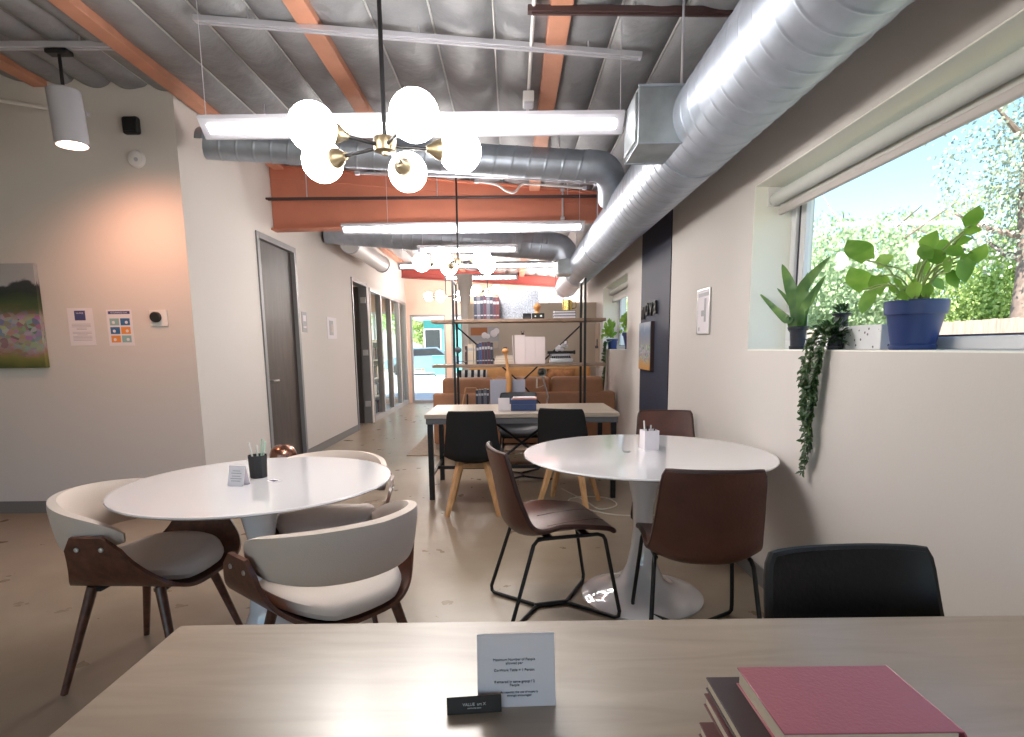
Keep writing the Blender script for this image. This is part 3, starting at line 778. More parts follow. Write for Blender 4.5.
# ------------------------------------------------------------------ bucket chairs
def bucket(name, label, m, piping, group, widthtop=.37, legs='sled'):
    t = thing(name, label, 'chair', (0,0,0), 0, group)
    prof = smooth_path([(0,.245,.437),(0,.20,.452),(0,.08,.448),(0,-.06,.432),(0,-.165,.425),(0,-.225,.465),(0,-.247,.56),(0,-.270,.69),(0,-.30,.825)], 5)
    npf = len(prof)-1
    def f(u, v):
        p = prof[min(int(round(v*npf)), npf)]; s = u*2-1; k = v
        w = .225 if k < .55 else .225-(.225-widthtop/2)*((k-.55)/.45)
        if k > .95: w -= .008*((k-.95)/.05)**2
        if k < .06: w -= .02*(1-k/.06)**2
        bump = math.exp(-((k-.52)/.22)**2)
        x = s*w; ed = abs(s)**2.6
        y = p.y+ed*(.075*bump+.028*(k > .5)*min(1, (k-.5)*4)); z = p.z+ed*(.055*math.exp(-((k-.42)/.2)**2))
        return (x, y, z)
    b = nb(); P = shell(b, f, 20, npf, .024); obj('seat_shell', b, m, t, True)
    loop = [P[i][0] for i in range(21)]+[P[20][j] for j in range(1, npf+1)]+[P[i][npf] for i in range(19, -1, -1)]+[P[0][j] for j in range(npf-1, 0, -1)]
    b = nb(); tube(b, loop, .0115, 8, closed=True); obj('edge_piping', b, piping, t, True)
    b = nb()
    for x in (-.09, .09): tube(b, [f(.5+x/.45, v)+Vector((0,0,0)) if False else Vector(f(.5+x/.45, v))+Vector((0,.006,.0125)) for v in (.05,.12,.2,.3,.38)], .0018, 5)
    obj('stitching', b, piping, t)
    if legs == 'sled':
        for s in (-1, 1):
            b = nb(); r = .0095
            side = [(s*.10,-.01,.422),(s*.185,.0,.420),(s*.20,.17,.425),(s*.205,.20,.41),(s*.235,.262,.05),(s*.232,.262,.018),(s*.21,.245,.0105),(s*.03,.095,.0105)]
            tube(b, [(s*.19,-.13,.424),(s*.20,.165,.426)]+[(s*.205,.19,.418),(s*.208,.20,.40),(s*.238,.265,.045),(s*.236,.262,.020),(s*.222,.25,.0105),(s*.012,.085,.0105)], r, 10)
            obj('front_leg', b, M['black'], t, True)
            b = nb(); tube(b, [(s*.19,-.10,.424),(s*.195,-.13,.42),(s*.2,-.15,.40),(s*.226,-.262,.045),(s*.224,-.26,.020),(s*.21,-.25,.0105),(s*.012,-.085,.0105)], r, 10)
            obj('rear_leg', b, M['black'], t, True)
        b = nb(); tube(b, [(0,-.09,.0105),(0,.09,.0105)], .013, 10); obj('floor_bar', b, M['black'], t, True)
        b = nb(); box(b, -.2,.2,-.09,-.05,.418,.430,.003); box(b, -.2,.2,.09,.13,.420,.432,.003); obj('crossbar', b, M['black'], t)
    else:
        for sx in (-1, 1):
            for sy in (-1, 1):
                b = nb()
                p0, p1 = Vector((sx*.10,sy*.10-.01,.43)), Vector((sx*.205,sy*.225-.01,0))
                tube(b, [p0, p1], [.030,.020], 4); obj('leg', b, M['oak'], t)
        b = nb(); box(b, -.12,.12,-.115,-.085,.36,.40,.004); box(b, -.12,.12,.065,.095,.36,.40,.004); box(b, -.10,.10,-.10,.08,.40,.435,.004); obj('leg_crossbar', b, M['oak'], t)
    return t
G1 = 'brown leather chairs around the round table'
bc = bucket('leather_chair', 'brown leather chair seen side-on, left of the glossy white table', M['leather'], M['leather_edge'], G1)
bc.location = (.19,2.77,0); bc.rotation_euler = (0,0,R(-90+14))
dup(bc, (.80,2.42,0), R(-6), 'brown leather chair with its back to us in front of the glossy white table')
dup(bc, (1.085,3.92,0), R(180-8), 'brown leather chair half hidden behind the glossy white table by the wall')
bl = bucket('leather_chair', 'black leather chair tucked under the far side of the wooden table', M['black_leather'], M['blackmatte'], None, .375)
bl.location = (.785,.995,0); bl.rotation_euler = (0,0,R(180+3)); del_g = None
gl = bucket('leather_chair', 'dark grey chair on the far side of the long desk, facing us', M['grey_leather'], M['blackmatte'], None, .37)
gl.location = (.10,5.80,0); gl.rotation_euler = (0,0,R(180+6))
G2 = 'black chairs with pale wooden legs'
bk = bucket('wooden_leg_chair', 'black chair with wooden legs, the one at the left of the desk', M['black_fabric'], M['black_fabric'], G2, .34, 'wood')
bk.location = (-.31,4.58,0)
dup(bk, (.47,4.66,0), R(-20), 'black chair with wooden legs, at the desk behind the glossy white table')

# ------------------------------------------------------------------ wooden table in front
t = thing('work_table', 'long pale oak work table in the foreground holding books and a sign', 'table', (.31,.70,0))
b = nb(); box(b, -.989,1.0,-.40,.403,.71,.75,.003); obj('tabletop', b, M['desk_top'], t)
for x in (-.93, .94):
    for y in (-.35, .35):
        b = nb(); box(b, x-.03,x+.03,y-.03,y+.03,0,.71,.003); obj('leg', b, M['desk_edge'], t)
b = nb(); box(b, -.90,.91,.335,.365,.64,.70,.002); box(b, -.90,.91,-.365,-.335,.64,.70,.002); obj('apron', b, M['desk_edge'], t)

# far desk
t = thing('long_desk', 'long desk with pale top and black steel frame in front of the shelving unit', 'desk', (.09,5.26,0))
b = nb(); box(b, -.83,.82,-.43,.43,.715,.75,.003); obj('desktop', b, M['desk_far'], t)
b = nb(); box(b, -.82,.81,-.42,.42,.665,.714,.002); obj('apron', b, M['desk_edge'], t)
for x in (-.79, .78):
    for y in (-.38, .38):
        b = nb(); box(b, x-.022,x+.022,y-.022,y+.022,0,.665,.002); obj('leg', b, M['black'], t)
b = nb(); box(b, -.79,.78,-.012,.012,.19,.22); box(b, -.80,-.78,-.36,.36,.19,.22); box(b, .77,.79,-.36,.36,.19,.22)
tube(b, [(-.3,0,.2),(.3,0,.66)], .012, 8); tube(b, [(.3,0,.2),(-.3,0,.66)], .012, 8); obj('stretcher', b, M['black'], t)

# ------------------------------------------------------------------ paper sign, card, books on foreground table
sp = atZ(517,711,.75)
t = thing('table_sign', 'white printed card sign standing on the wooden table', 'sign', (sp.x, sp.y+.01, .75), R(2))
def board(b, w, h, th, tilt, z0=0):
    m = Matrix.Rotation(tilt, 4, 'X'); box(b, -w/2, w/2, 0, th, z0, z0+h, .0006, 1, mtx=m)
b = nb(); board(b, .121, .112, .0016, R(-12)); obj('card', b, M['paper'], t)
b = nb(); box(b, -.0605,.0605,0,.045,.0004,.0016); obj('foot_fold', b, M['paper'], t)
b = nb(); board(b, .121, .112, .0016, R(12)); bmesh.ops.translate(b, vec=(0,.045,0), verts=b.verts)
obj('back_card', b, M['paper'], t)
def front(o, z, x=0): 
    o.rotation_euler = (R(90-12),0,0); o.location = (x, math.sin(R(12))*z-.0006, math.cos(R(12))*z)
for s, z, sz in (('Maximum Number of People', .0705, .0056), ('allowed per', .0650, .0056), ('Co-Work Table = 1 Person', .0545, .0056), ('If entered in same group / 2', .0370, .0056), ('People', .0318, .0056)):
    front(text(s, sz, M['ink'], t, (0,0,0)), z, -.003)
for s, z in (('At capacity, the use of masks is', .0215), ('strongly encouraged', .0165)): front(text(s, .0046, M['ink'], t, (0,0,0)), z, .004)
sp = atZ(474.5,713,.75)
t = thing('name_card', 'small dark nameplate card leaning in front of the printed white sign', 'nameplate', (sp.x, sp.y-.002, .75), R(5))
b = nb(); board(b, .083, .027, .0015, R(-8)); obj('card', b, M['nameplate'], t)
b = nb(); box(b, -.0415,.0415,.0,.014,.0003,.0014); obj('foot_fold', b, M['nameplate'], t)
o = text('VALUE  art X', .0062, M['label_white'], t, (0,.0,.0)); o.rotation_euler = (R(82),0,0); o.location = (0, math.sin(R(8))*.013-.0009, .0130)
o = text('community space', .003, M['label_white'], t, (0,0,0)); o.rotation_euler = (R(82),0,0); o.location = (0, math.sin(R(8))*.0085-.0009, .0085)

def book(name, label, loc, rz, w, d, h, cover, group=None, flat=True):
    """flat book: spine at -x side hidden, pages toward front; w along x, d along y"""
    t = thing(name, label, 'book', loc, rz, group); c = .0024
    b = nb(); box(b, 0,w,0,d,0,c,.0008,1); box(b, 0,w,0,d,h-c,h,.0008,1)
    def sp_(u, v): return (w-.001+.006*math.sin(PI*v), d*u, h*v)
    shell(b, sp_, 4, 8, .002); obj('cover', b, cover, t, True)
    b = nb(); box(b, .003, w-.004, .003, d-.003, c, h-c); obj('pages', b, M['pages'], t)
    return t
# stack under the red book; measured from its top corners
GB = 'hardback books on the work table'
hs_ = [.020,.019,.019,.027]; zt_ = [.75+sum(hs_[:k+1])+.0003*(k+1) for k in range(4)]
LB = ['maroon hardback at the bottom of the stack on the wooden table','dark brown hardback second from the bottom of the table stack','black-brown hardback lying right under the rose-red book','rose-red cloth hardback lying on top of the book stack']
for k, (cx_, cy_, w_, d_, m_) in enumerate(((699,722,.25,.17,'maroon_book'),(704,693,.25,.19,'maroon_book'),(706,677,.25,.19,'dark_book'),(737,667,.236,.168,'red_book'))):
    p = atZ(cx_, cy_, zt_[k])
    if k == 3: d_ = p.y-atZ(781,734,zt_[k]).y; w_ = atZ(888,667,zt_[k]).x-p.x
    book('hardback_book', LB[k], (p.x, p.y-d_, zt_[k]-hs_[k]), 0, w_, d_, hs_[k], M[m_], GB)

# ------------------------------------------------------------------ items on the round tables
p = atZ(259,477,.746)
t = thing('pen_cup', 'black pen cup with white and green pens on the cream-chair table', 'pen cup', p)
b = nb(); lathe(b, [(0,0),(.034,0),(.038,.004),(.042,.10),(.039,.10),(.035,.008),(0,.008)], seg=8); obj('cup', b, M['mesh_black'], t)
for i, (dx, dy, h, m) in enumerate(((-.028,0,.155,'pen_white'),(.018,.01,.17,'pen_green'),(.035,-.005,.16,'pen_green'),(-.005,.012,.14,'pen_white'))):
    b = nb(); tube(b, [(dx*.3,dy*.3,.01),(dx*1.2,dy*1.2,h)], .004, 8); obj('pen', b, M[m], t)
p = atZ(239,485,.746)
t = thing('folded_card', 'white folded paper card beside the black pen cup', 'card', p, R(-12))
b = nb()
for s in (-1, 1): box(b, -.038,.038,-.0006,.0006,0,.085,mtx=Matrix.Translation((0,s*.022,0)) @ Matrix.Rotation(R(14*s), 4, 'X'))
obj('panel', b, M['paper'], t)
b = nb()
for z, w in ((.062,.018),(.052,.024),(.040,.02),(.030,.026),(.020,.022)): box(b, -w,w,-.0012,-.0006,z,z+.003,mtx=Matrix.Translation((0,-.022,0)) @ Matrix.Rotation(R(-14), 4, 'X'))
obj('lettering', b, M['ink_grey'], t)
p = atZ(274,481,.7465)
t = thing('flat_label_card', 'tiny dark printed card lying flat beside the pen cup', 'card', p, R(-35))
b = nb(); box(b, -.028,.028,-.018,.018,0,.0015); obj('card', b, M['paper'], t)
b = nb(); box(b, -.02,.02,-.012,.010,.0016,.0022); obj('print', b, M['ink'], t)
p = atZ(649,449,.746)
t = thing('pen_cup', 'white square pen cup on the glossy white table', 'pen cup', p, R(8))
b = nb()
for a in ((-.04,.04,-.04,-.037),(-.04,.04,.037,.04),(-.04,-.037,-.037,.037),(.037,.04,-.037,.037)): box(b, a[0],a[1],a[2],a[3],.003,.105)
box(b, -.04,.04,-.04,.04,0,.003); obj('cup', b, M['paper'], t)
for i, (dx, dy, h, m) in enumerate(((-.028,.01,.155,'pen_white'),(-.01,.0,.128,'blackmatte'),(.012,.01,.13,'chrome'),(.026,-.01,.12,'blackmatte'))):
    b = nb(); tube(b, [(dx*.6,dy,.005),(dx,dy,h)], .0045, 8); obj('pen', b, M[m], t)
p = atZ(627,452,.7465)
b = nb(); lathe(b, [(0,0),(.018,0),(.018,.003),(0,.004)], seg=20); o = obj('table_grommet', b, M['chrome']); o.location = p; tag(o, 'small dark round cap set in the glossy white tabletop', 'cap')

# copper-domed bin
p = atY(283,452,4.15)
t = thing('waste_bin', 'copper-domed waste bin by the wall behind the cream chairs', 'bin', (p.x, 4.15, 0))
b = nb(); lathe(b, [(0,0),(.085,0),(.09,.01),(.092,p.z-.04),(0,p.z-.04)], seg=36); obj('body', b, M['chrome'], t, True)
b = nb(); lathe(b, [(.095,p.z-.04),(.093,p.z-.01),(.08,p.z+.025),(.05,p.z+.05),(0,p.z+.06)], seg=36); obj('dome_lid', b, M['copper'], t, True)

# floor cable
p = atZ(615,515,0)
b = nb(); pts = [(.45,5.2,.006),(.62,4.75,.006),(.70,4.50,.006),(.86,4.62,.006),(.80,4.86,.006),(.55,4.88,.006),(.48,4.70,.006),(.70,4.40,.006),(.95,4.30,.006),(1.3,4.35,.006)]
tube(b, smooth_path(pts, 8), .005, 6); tag(obj('floor_cable', b, M['cable'], smooth=True), 'white cable coiled on the floor under the long desk', 'cable')

# ------------------------------------------------------------------ window sill plants
def leaf(bm, base, tip, width, up, fold=.15, heart=True, n=8, curl=.0, mi=0):
    base, tip = Vector(base), Vector(tip); d = tip-base; L = d.length; d.normalize()
    side = d.cross(Vector(up)).normalized(); nrm = side.cross(d).normalized()
    L_, R_, M_ = [], [], []
    for i in range(n+1):
        s = i/n
        w = (math.sin(PI*min(1, s*.92+.08))**.75)*(1.15-.75*s) if heart else math.sin(PI*(s*.94+.05))**.8
        if i == n: w = .02
        c = base+d*L*s+nrm*(curl*L*math.sin(PI*s)-.08*L*s*s*(1 if heart else 0))
        M_.append(bm.verts.new(c)); e = nrm*fold*width*w
        L_.append(bm.verts.new(c+side*width*w/2+e-(d*L*.10 if heart and i == 0 else Vector()))); R_.append(bm.verts.new(c-side*width*w/2+e-(d*L*.10 if heart and i == 0 else Vector())))
    for i in range(n):
        for a, c in ((L_, M_), (M_, R_)):
            f = bm.faces.new((a[i], a[i+1], c[i+1], c[i])); f.material_index = mi; f.smooth = True
def pot(t, r0, r1, h, m, rim=.02):
    b = nb(); lathe(b, [(0,0),(r0,0),(r0+.003,.006),(r0+.003,.016),(r0-.002,.02),(r1-.008,h-rim),(r1,h-rim),(r1+.004,h-.004),(r1,h),(r1-.008,h),(r1-.012,h-.02),(0,h-.022)], seg=40); obj('pot', b, m, t, True)
    b = nb(); lathe(b, [(0,h-.020),(r1-.02,h-.021)], seg=24); obj('soil', b, M['soil'], t)
SX = 1.485
p = atX(912,350,SX); p.z = 1.276
t = thing('potted_pothos', 'big leafy green plant in a navy blue pot on the long window sill', 'plant', p)
pot(t, .072, .098, .178, M['pot_blue'], .05)
LV = [(858,250,20,-130,1.41),(858,279,19,-120,1.40),(884,261,13,-30,1.44),(878,284,14,80,1.42),(866,301,16,100,1.40),(930,241,15,-60,1.47),(937,258,14,40,1.45),
      (974,217,15,-70,1.50),(972,231,12,-10,1.49),(963,241,12,-20,1.50),(955,252,13,20,1.47),(953,279,12,60,1.43),(964,270,16,80,1.44),(979,254,15,-60,1.49),(914,289,12,-100,1.40),
      (968,262,13,80,1.48),(922,268,13,-50,1.52),(942,246,12,10,1.53),(902,296,9,30,1.38),(927,290,10,-80,1.44),(948,266,12,120,1.42),(925,252,12,-110,1.42),(938,284,10,40,1.52),(890,302,8,150,1.42)]
bl_ = nb(); bs_ = nb()
for i, (x, y, sz, ang, X) in enumerate(LV):
    c = atX(x, y, X); k = c.y/575.*1.0
    a = R(ang); dv = atX(x+sz*math.cos(a), y+sz*math.sin(a), X+.02)-c
    base = c-dv*.6; tip = c+dv*.9
    up = Vector((-.55+rnd.uniform(-.3,.3), -.7+rnd.uniform(-.3,.3), .55+rnd.uniform(-.3,.3)))
    leaf(bl_, base-p, tip-p, sz*k*1.35, up, .12, True)
    root = Vector((rnd.uniform(-.03,.03), rnd.uniform(-.04,.04), .155)); e = base-p
    tube(bs_, smooth_path([root, root.lerp(e,.45)+Vector((0,0,.05+.03*abs(e.z-.2))), e], 6), [.0032]*13, 6)
for i in range(7):
    a = rnd.uniform(0, 2*PI); root = Vector((rnd.uniform(-.03,.03), rnd.uniform(-.03,.03), .155)); e = root+Vector((.05*math.cos(a), .08*math.sin(a), rnd.uniform(.05,.1)))
    tube(bs_, [root, root.lerp(e,.5)+Vector((0,0,.02)), e], .0025, 5); leaf(bl_, e, e+Vector((.02*math.cos(a), .035*math.sin(a), .03)), .025, (-.6,-.6,.5))
obj('foliage', bl_, M['pothos'], t, True); obj('stems', bs_, M['stem'], t, True)

p = atX(797,349,1.47); p.z = 1.276
t = thing('snake_plant', 'snake plant with upright pointed leaves in a small navy pot', 'plant', (1.47, p.y, 1.276))
pot(t, .036, .047, .115, M['pot_dark'], .02)
p = Vector((1.47, p.y, 1.276)); b = nb()
def blade(b, pts, w, up=(-.6,-.7,.1)):
    P = smooth_path(pts, 5); n = len(P)-1
    rows = []
    for i, c in enumerate(P):
        s = i/n; d = (P[min(i+1,n)]-P[max(i-1,0)]).normalized(); side = d.cross(Vector(up)).normalized(); nn = side.cross(d)
        ww = w*1.15*(.7+.55*s if s < .55 else 1.0*(1-((s-.55)/.45)**2)+.01)
        rows.append((b.verts.new(c+side*ww/2+nn*ww*.15), b.verts.new(c), b.verts.new(c-side*ww/2+nn*ww*.15)))
    for A, B in zip(rows, rows[1:]):
        for k in range(2): f = b.faces.new((A[k], A[k+1], B[k+1], B[k])); f.smooth = True
for x1_, y1_, x2_, y2_, X, w in ((790,285,782,264,1.43,.036),(806,285,831,256,1.47,.04),(785,318,759,293,1.42,.028),(810,300,826,275,1.46,.03),(800,300,808,272,1.48,.03),(793,305,788,285,1.45,.026),(806,305,815,290,1.42,.026),(788,300,777,288,1.48,.016)):
    a = atX(x1_, y1_, X)-p; c = atX(x2_, y2_, X)-p
    blade(b, [Vector((rnd.uniform(-.02,.02), rnd.uniform(-.02,.02), .09)), Vector((0,0,.09)).lerp(a, .6)+Vector((0,0,.02)), a, c], w*1.4)
obj('foliage', b, M['snake'], t, True)

y0, y1 = atX(887,340,1.50).y, atX(826,340,1.50).y
t = thing('terrazzo_block', 'white speckled terrazzo box lying on the long window sill', 'box', (1.50, (y0+y1)/2, 1.2765))
b = nb(); l = (y1-y0)/2+.03; h = .098
box(b, -.045,.045,-l,l,0,h,.003); obj('body', b, M['terrazzo'], t)
b = nb(); box(b, -.035,.035,-l+.01,l-.01,h,h+.0015); obj('top_face', b, M['terrazzo'], t)
p = atX(841,327,1.50)
pp = Vector((1.50, p.y, 1.2765+.0995)); t = thing('succulent_plant', 'small green plant in a tiny black pot on the speckled box', 'plant', pp)
pot(t, .027, .036, .062, M['pot_dark'], .012)
b = nb()
for i in range(46):
    a = rnd.uniform(0,2*PI); e = R(rnd.uniform(5,60)); d = Vector((math.cos(a)*math.cos(e), math.sin(a)*math.cos(e), math.sin(e)))
    q = Vector((0,0,.058))+d*rnd.uniform(.015,.04); leaf(b, q, q+d*.022, .014, (0,0,1), .2, False, 5)
obj('foliage', b, M['vine'], t, True)
# trailing vine in its own small pot
p = atX(817,340,1.345)
pp = Vector((1.425, p.y, 1.2765)); t = thing('trailing_vine_plant', 'trailing vine plant hanging down the wall from the window sill', 'plant', pp)
pot(t, .03, .038, .07, M['pot_dark'], .012)
b = nb(); bs = nb()
for k in range(9):
    oy = rnd.uniform(-.075,.065); ln = (.50,.46,.36,.30,.25,.2,.42,.14,.3)[k]; x0 = 0
    pts = [(0,oy*.4,.07),(-.045,oy*.8,.10),(-.088,oy,.03),(-.092,oy+.01,-.05)]
    n = int(ln/.05)
    for i in range(1, n+1): pts.append((-.090-rnd.uniform(0,.02), oy*(1-.5*i/n)+.012+rnd.uniform(-.008,.008), -.05-i*.05))
    P = smooth_path(pts, 4); tube(bs, P, .0015, 4)
    for i, c in enumerate(P):
        for _ in range(2 if i % 2 else 3):
            a = rnd.uniform(0, 2*PI); d = Vector((-.25+.3*math.cos(a), math.sin(a), rnd.uniform(-1.2,.1))).normalized()
            leaf(b, c, c+d*rnd.uniform(.022,.038), .018, (-1,.2,.4), .2, False, 4)
for i in range(170):
    a = rnd.uniform(0,2*PI); e = R(rnd.uniform(-35,70)); d = Vector((math.cos(a)*math.cos(e), 1.3*math.sin(a)*math.cos(e), math.sin(e)))
    q = Vector((-.02,0,.06))+d*rnd.uniform(.02,.07); leaf(b, q, q+d*.026, .016, (0,0,1), .2, False, 4)
obj('foliage', b, M['vine'], t, True); obj('stems', bs, M['stem'], t)

# plants on the far window sill
t = thing('potted_plant', 'bright green bushy plant in a blue pot on the far small window sill', 'plant', (1.47,7.05,1.269))
pot(t, .085, .12, .20, M['pot_blue'], .04)
b = nb()
for i in range(90):
    a = rnd.uniform(0,2*PI); e = R(rnd.uniform(0,85)); d = Vector((math.cos(a)*math.cos(e)*.45, math.sin(a)*math.cos(e), math.sin(e)))
    q = Vector((-.03,0,.20))+d*rnd.uniform(.05,.27); leaf(b, q, q+d*.09+Vector((0,0,-.02)), .075, (-.6,-.7,.4), .1, True, 4)
obj('foliage', b, M['pothos'], t, True)
t = thing('hanging_plant', 'leafy plant trailing down from the corner of the far window sill', 'plant', (1.43,8.2,1.269))
pot(t, .06, .08, .14, M['pot_blue'], .03)
b = nb(); bs = nb()
for i in range(60):
    a = rnd.uniform(0,2*PI); e = R(rnd.uniform(0,80)); d = Vector((math.cos(a)*math.cos(e)*.5, math.sin(a)*math.cos(e), math.sin(e)))
    q = Vector((-.05,0,.16))+d*rnd.uniform(.04,.2); leaf(b, q, q+d*.08, .07, (-.6,-.7,.4), .1, True, 4)
obj('foliage', b, M['pothos'], t, True)
b = nb()
for k in range(5):
    P = smooth_path([(-.03,-.1+k*.03,.12),(-.10,-.1+k*.03,.05),(-.11,-.1+k*.03,-.3),(-.12,-.1+k*.03,-.45-.06*k)], 8); tube(bs, P, .003, 4)
    for c in P[6:]:
        for _ in range(3):
            d = Vector((rnd.uniform(-.6,-.1), rnd.uniform(-1,1), rnd.uniform(-1,.2))).normalized(); leaf(b, c, c+d*.05, .03, (-1,0,.4), .1, False, 4)
obj('trailing_foliage', b, M['vine'], t, True); obj('stems', bs, M['stem'], t)

# ------------------------------------------------------------------ wall things
def art_material(name, flip=False):
    m, nt, b = _nt(name); L = nt.links.new
    tc = N(nt, 'ShaderNodeTexCoord'); sp = N(nt, 'ShaderNodeSeparateXYZ'); L(tc.outputs['Generated'], sp.inputs[0])
    n1 = N(nt, 'ShaderNodeTexNoise'); n1.inputs['Scale'].default_value = 3.5; n1.inputs['Detail'].default_value = 7; L(tc.outputs['Generated'], n1.inputs['Vector'])
    v = N(nt, 'ShaderNodeTexVoronoi'); v.inputs['Scale'].default_value = 24; L(tc.outputs['Generated'], v.inputs['Vector'])
    hill = N(nt, 'ShaderNodeMath', operation='MULTIPLY_ADD'); L(n1.outputs['Fac'], hill.inputs[0]); hill.inputs[1].default_value = .35; L(sp.outputs['Z'], hill.inputs[2])
    r = N(nt, 'ShaderNodeValToRGB'); e = r.color_ramp.elements
    st = [(.17,(.07,.09,.02)),(.30,(.20,.19,.05)),(.36,(.28,.14,.09)),(.42,(.34,.28,.27)),(.62,(.40,.20,.17)),(.72,(.10,.10,.05)),(.78,(.05,.08,.03)),(.92,(.02,.03,.025)),(1.0,(.03,.035,.04)),(1.02,(.35,.36,.38))]
    if flip: st = [(.17,(.45,.22,.06)),(.35,(.40,.24,.10)),(.5,(.32,.28,.2)),(.8,(.18,.2,.25)),(1.0,(.12,.17,.26)),(1.2,(.3,.33,.38))]
    mx = max(s[0] for s in st)+.001
    e[0].position, e[0].color = st[0][0]/mx, (*st[0][1],1); e[1].position, e[1].color = 1, (*st[-1][1],1)
    for p_, c in st[1:-1]: x = e.new(p_/mx); x.color = (*c,1)
    sc = N(nt, 'ShaderNodeMath', operation='DIVIDE'); L(hill.outputs[0], sc.inputs[0]); sc.inputs[1].default_value = mx
    L(sc.outputs[0], r.inputs[0])
    # bright daubs of houses in the middle band
    hs = N(nt, 'ShaderNodeHueSaturation'); hs.inputs['Saturation'].default_value = .6; hs.inputs['Value'].default_value = .45
    L(v.outputs['Color'], hs.inputs['Color'])
    bandm = N(nt, 'ShaderNodeMapRange'); bandm.interpolation_type = 'SMOOTHSTEP'; L(sp.outputs['Z'], bandm.inputs[0]); bandm.inputs[1].default_value = .58; bandm.inputs[2].default_value = .46
    low = N(nt, 'ShaderNodeMapRange'); L(hill.outputs[0], low.inputs[0]); low.inputs[1].default_value = .30; low.inputs[2].default_value = .48
    th = N(nt, 'ShaderNodeMath', operation='MULTIPLY'); L(bandm.outputs[0], th.inputs[0]); L(low.outputs[0], th.inputs[1])
    mix = N(nt, 'ShaderNodeMix', data_type='RGBA'); L(th.outputs[0], mix.inputs[0]); L(r.outputs[0], mix.inputs[6]); L(hs.outputs[0], mix.inputs[7])
    L(mix.outputs[2], b.inputs['Base Color']); b.inputs['Roughness'].default_value = .5
    return m
M['art1'] = art_material('village_painting'); M['art2'] = art_material('tall_painting', True)
t = thing('canvas_painting', 'large canvas of a hillside village under dark mountains on the left-hand wall', 'painting', (-4.23,YF-.035,1.19))
b = nb(); box(b, -.56,.56,-.005,.035,0,.80,.003); obj('canvas', b, M['art1'], t)
b = nb(); box(b, -.53,.53,.0352,.0352+.0,.03,.77) if False else box(b, -.54,.54,.030,.0349,.02,.78); obj('stretcher_frame', b, M['wood_toy'], t)
def poster(name, label, cat, x0, x1, z0, z1, y=YF):
    t = thing(name, label, cat, ((x0+x1)/2, y-.002, z0)); w = (x1-x0)/2
    b = nb(); box(b, -w,w,-.0015,0,0,z1-z0); obj('sheet', b, M['paper'], t); return t, w, z1-z0
def rect(t, nm, x0, x1, z0, z1, m, y=-.0022):
    b = nb(); box(b, x0,x1,y,-.0015,z0,z1); return obj(nm, b, m, t)
M['navy_ink'] = mat('navy_ink', (.06,.07,.19), .6); M['teal_ink'] = mat('teal_ink', (.25,.42,.42), .6); M['blue_ink'] = mat('blue_ink', (.03,.13,.30), .6); M['orange_ink'] = mat('orange_ink', (.70,.26,.06), .6)
t, w, h = poster('paper_notice', 'white paper notice with a dark blue square, on the left-hand wall', 'notice', -3.48,-3.28,1.36,1.65)
rect(t, 'header_block', -.045,.04,.195,.27,M['navy_ink'])
b = nb()
for i in range(13):
    z = .165-i*.0105; ww = (.075 if i not in (3,4,8) else .04)
    if i in (5,): continue
    box(b, -ww,ww,-.002,-.0015,z,z+.003)
obj('lettering', b, M['ink_grey'], t)
o = text('NOTICE', .016, M['paper'], t, (-.003,-.0024,.245), (R(90),0,0), depth=.0002)
t, w, h = poster('safety_poster', 'white poster with six blue and orange picture squares beside the notice', 'poster', -3.175,-2.975,1.355,1.635)
rect(t, 'header_bar', -.085,.085,.245,.268,M['navy_ink'])
for i, (cx, cz, m) in enumerate(((-.042,.185,'teal_ink'),(.042,.185,'blue_ink'),(-.042,.118,'blue_ink'),(.042,.118,'orange_ink'),(-.042,.052,'orange_ink'),(.042,.052,'teal_ink'))):
    o = rect(t, 'picture_square', cx-.037,cx+.037,cz-.027,cz+.027,M[m])
    b = nb(); lathe(b, [(0,0),(.012,0),(.012,.0006),(0,.0006)], (cx+(.01 if i % 2 else -.008), -.0022, cz-.004), 12, mtx=Matrix.Rotation(R(90),4,'X')); obj('figure_mark', b, M['paper'], o)
text('RECOMMENDATIONS', .0135, M['paper'], t, (0,-.0024,.251), (R(90),0,0), depth=.0002)
t = thing('wall_thermostat', 'round black thermostat on a white square plate near the wall corner', 'thermostat', (-2.765,YF-.001,1.565))
b = nb(); box(b, -.07,.07,-.008,0,-.065,.065,.006); obj('plate', b, M['white_plastic'], t)
b = nb(); lathe(b, [(0,.0),(.040,.0),(.040,.024),(.034,.03),(0,.03)], (-.015,-.008,.008), 36, mtx=Matrix.Rotation(R(90),4,'X')); obj('dial', b, M['blackmatte'], t, True)
t = thing('wall_speaker', 'small black square box high on the left-hand wall', 'speaker', (-2.815,YF-.001,2.977))
b = nb(); box(b, -.062,.062,-.05,0,-.062,.062,.02,4); obj('housing', b, M['blackmatte'], t, True); b = nb(); box(b, -.045,.045,-.053,-.05,-.045,.045,.008,2); obj('grille', b, M['black'], t)
t = thing('smoke_detector', 'round white detector on the wall under the black square box', 'detector', (-2.81,YF-.001,2.745))
b = nb(); lathe(b, [(0,0),(.064,0),(.064,.012),(.055,.03),(.03,.038),(0,.038)], seg=36, mtx=Matrix.Rotation(R(90),4,'X')); obj('housing', b, M['white_plastic'], t, True)
b = nb(); lathe(b, [(0,.0381),(.016,.0381),(.014,.043),(0,.043)], (0.012,0,-.01), seg=20, mtx=Matrix.Rotation(R(90),4,'X')); obj('sensor_cap', b, M['lamp_body'], t)
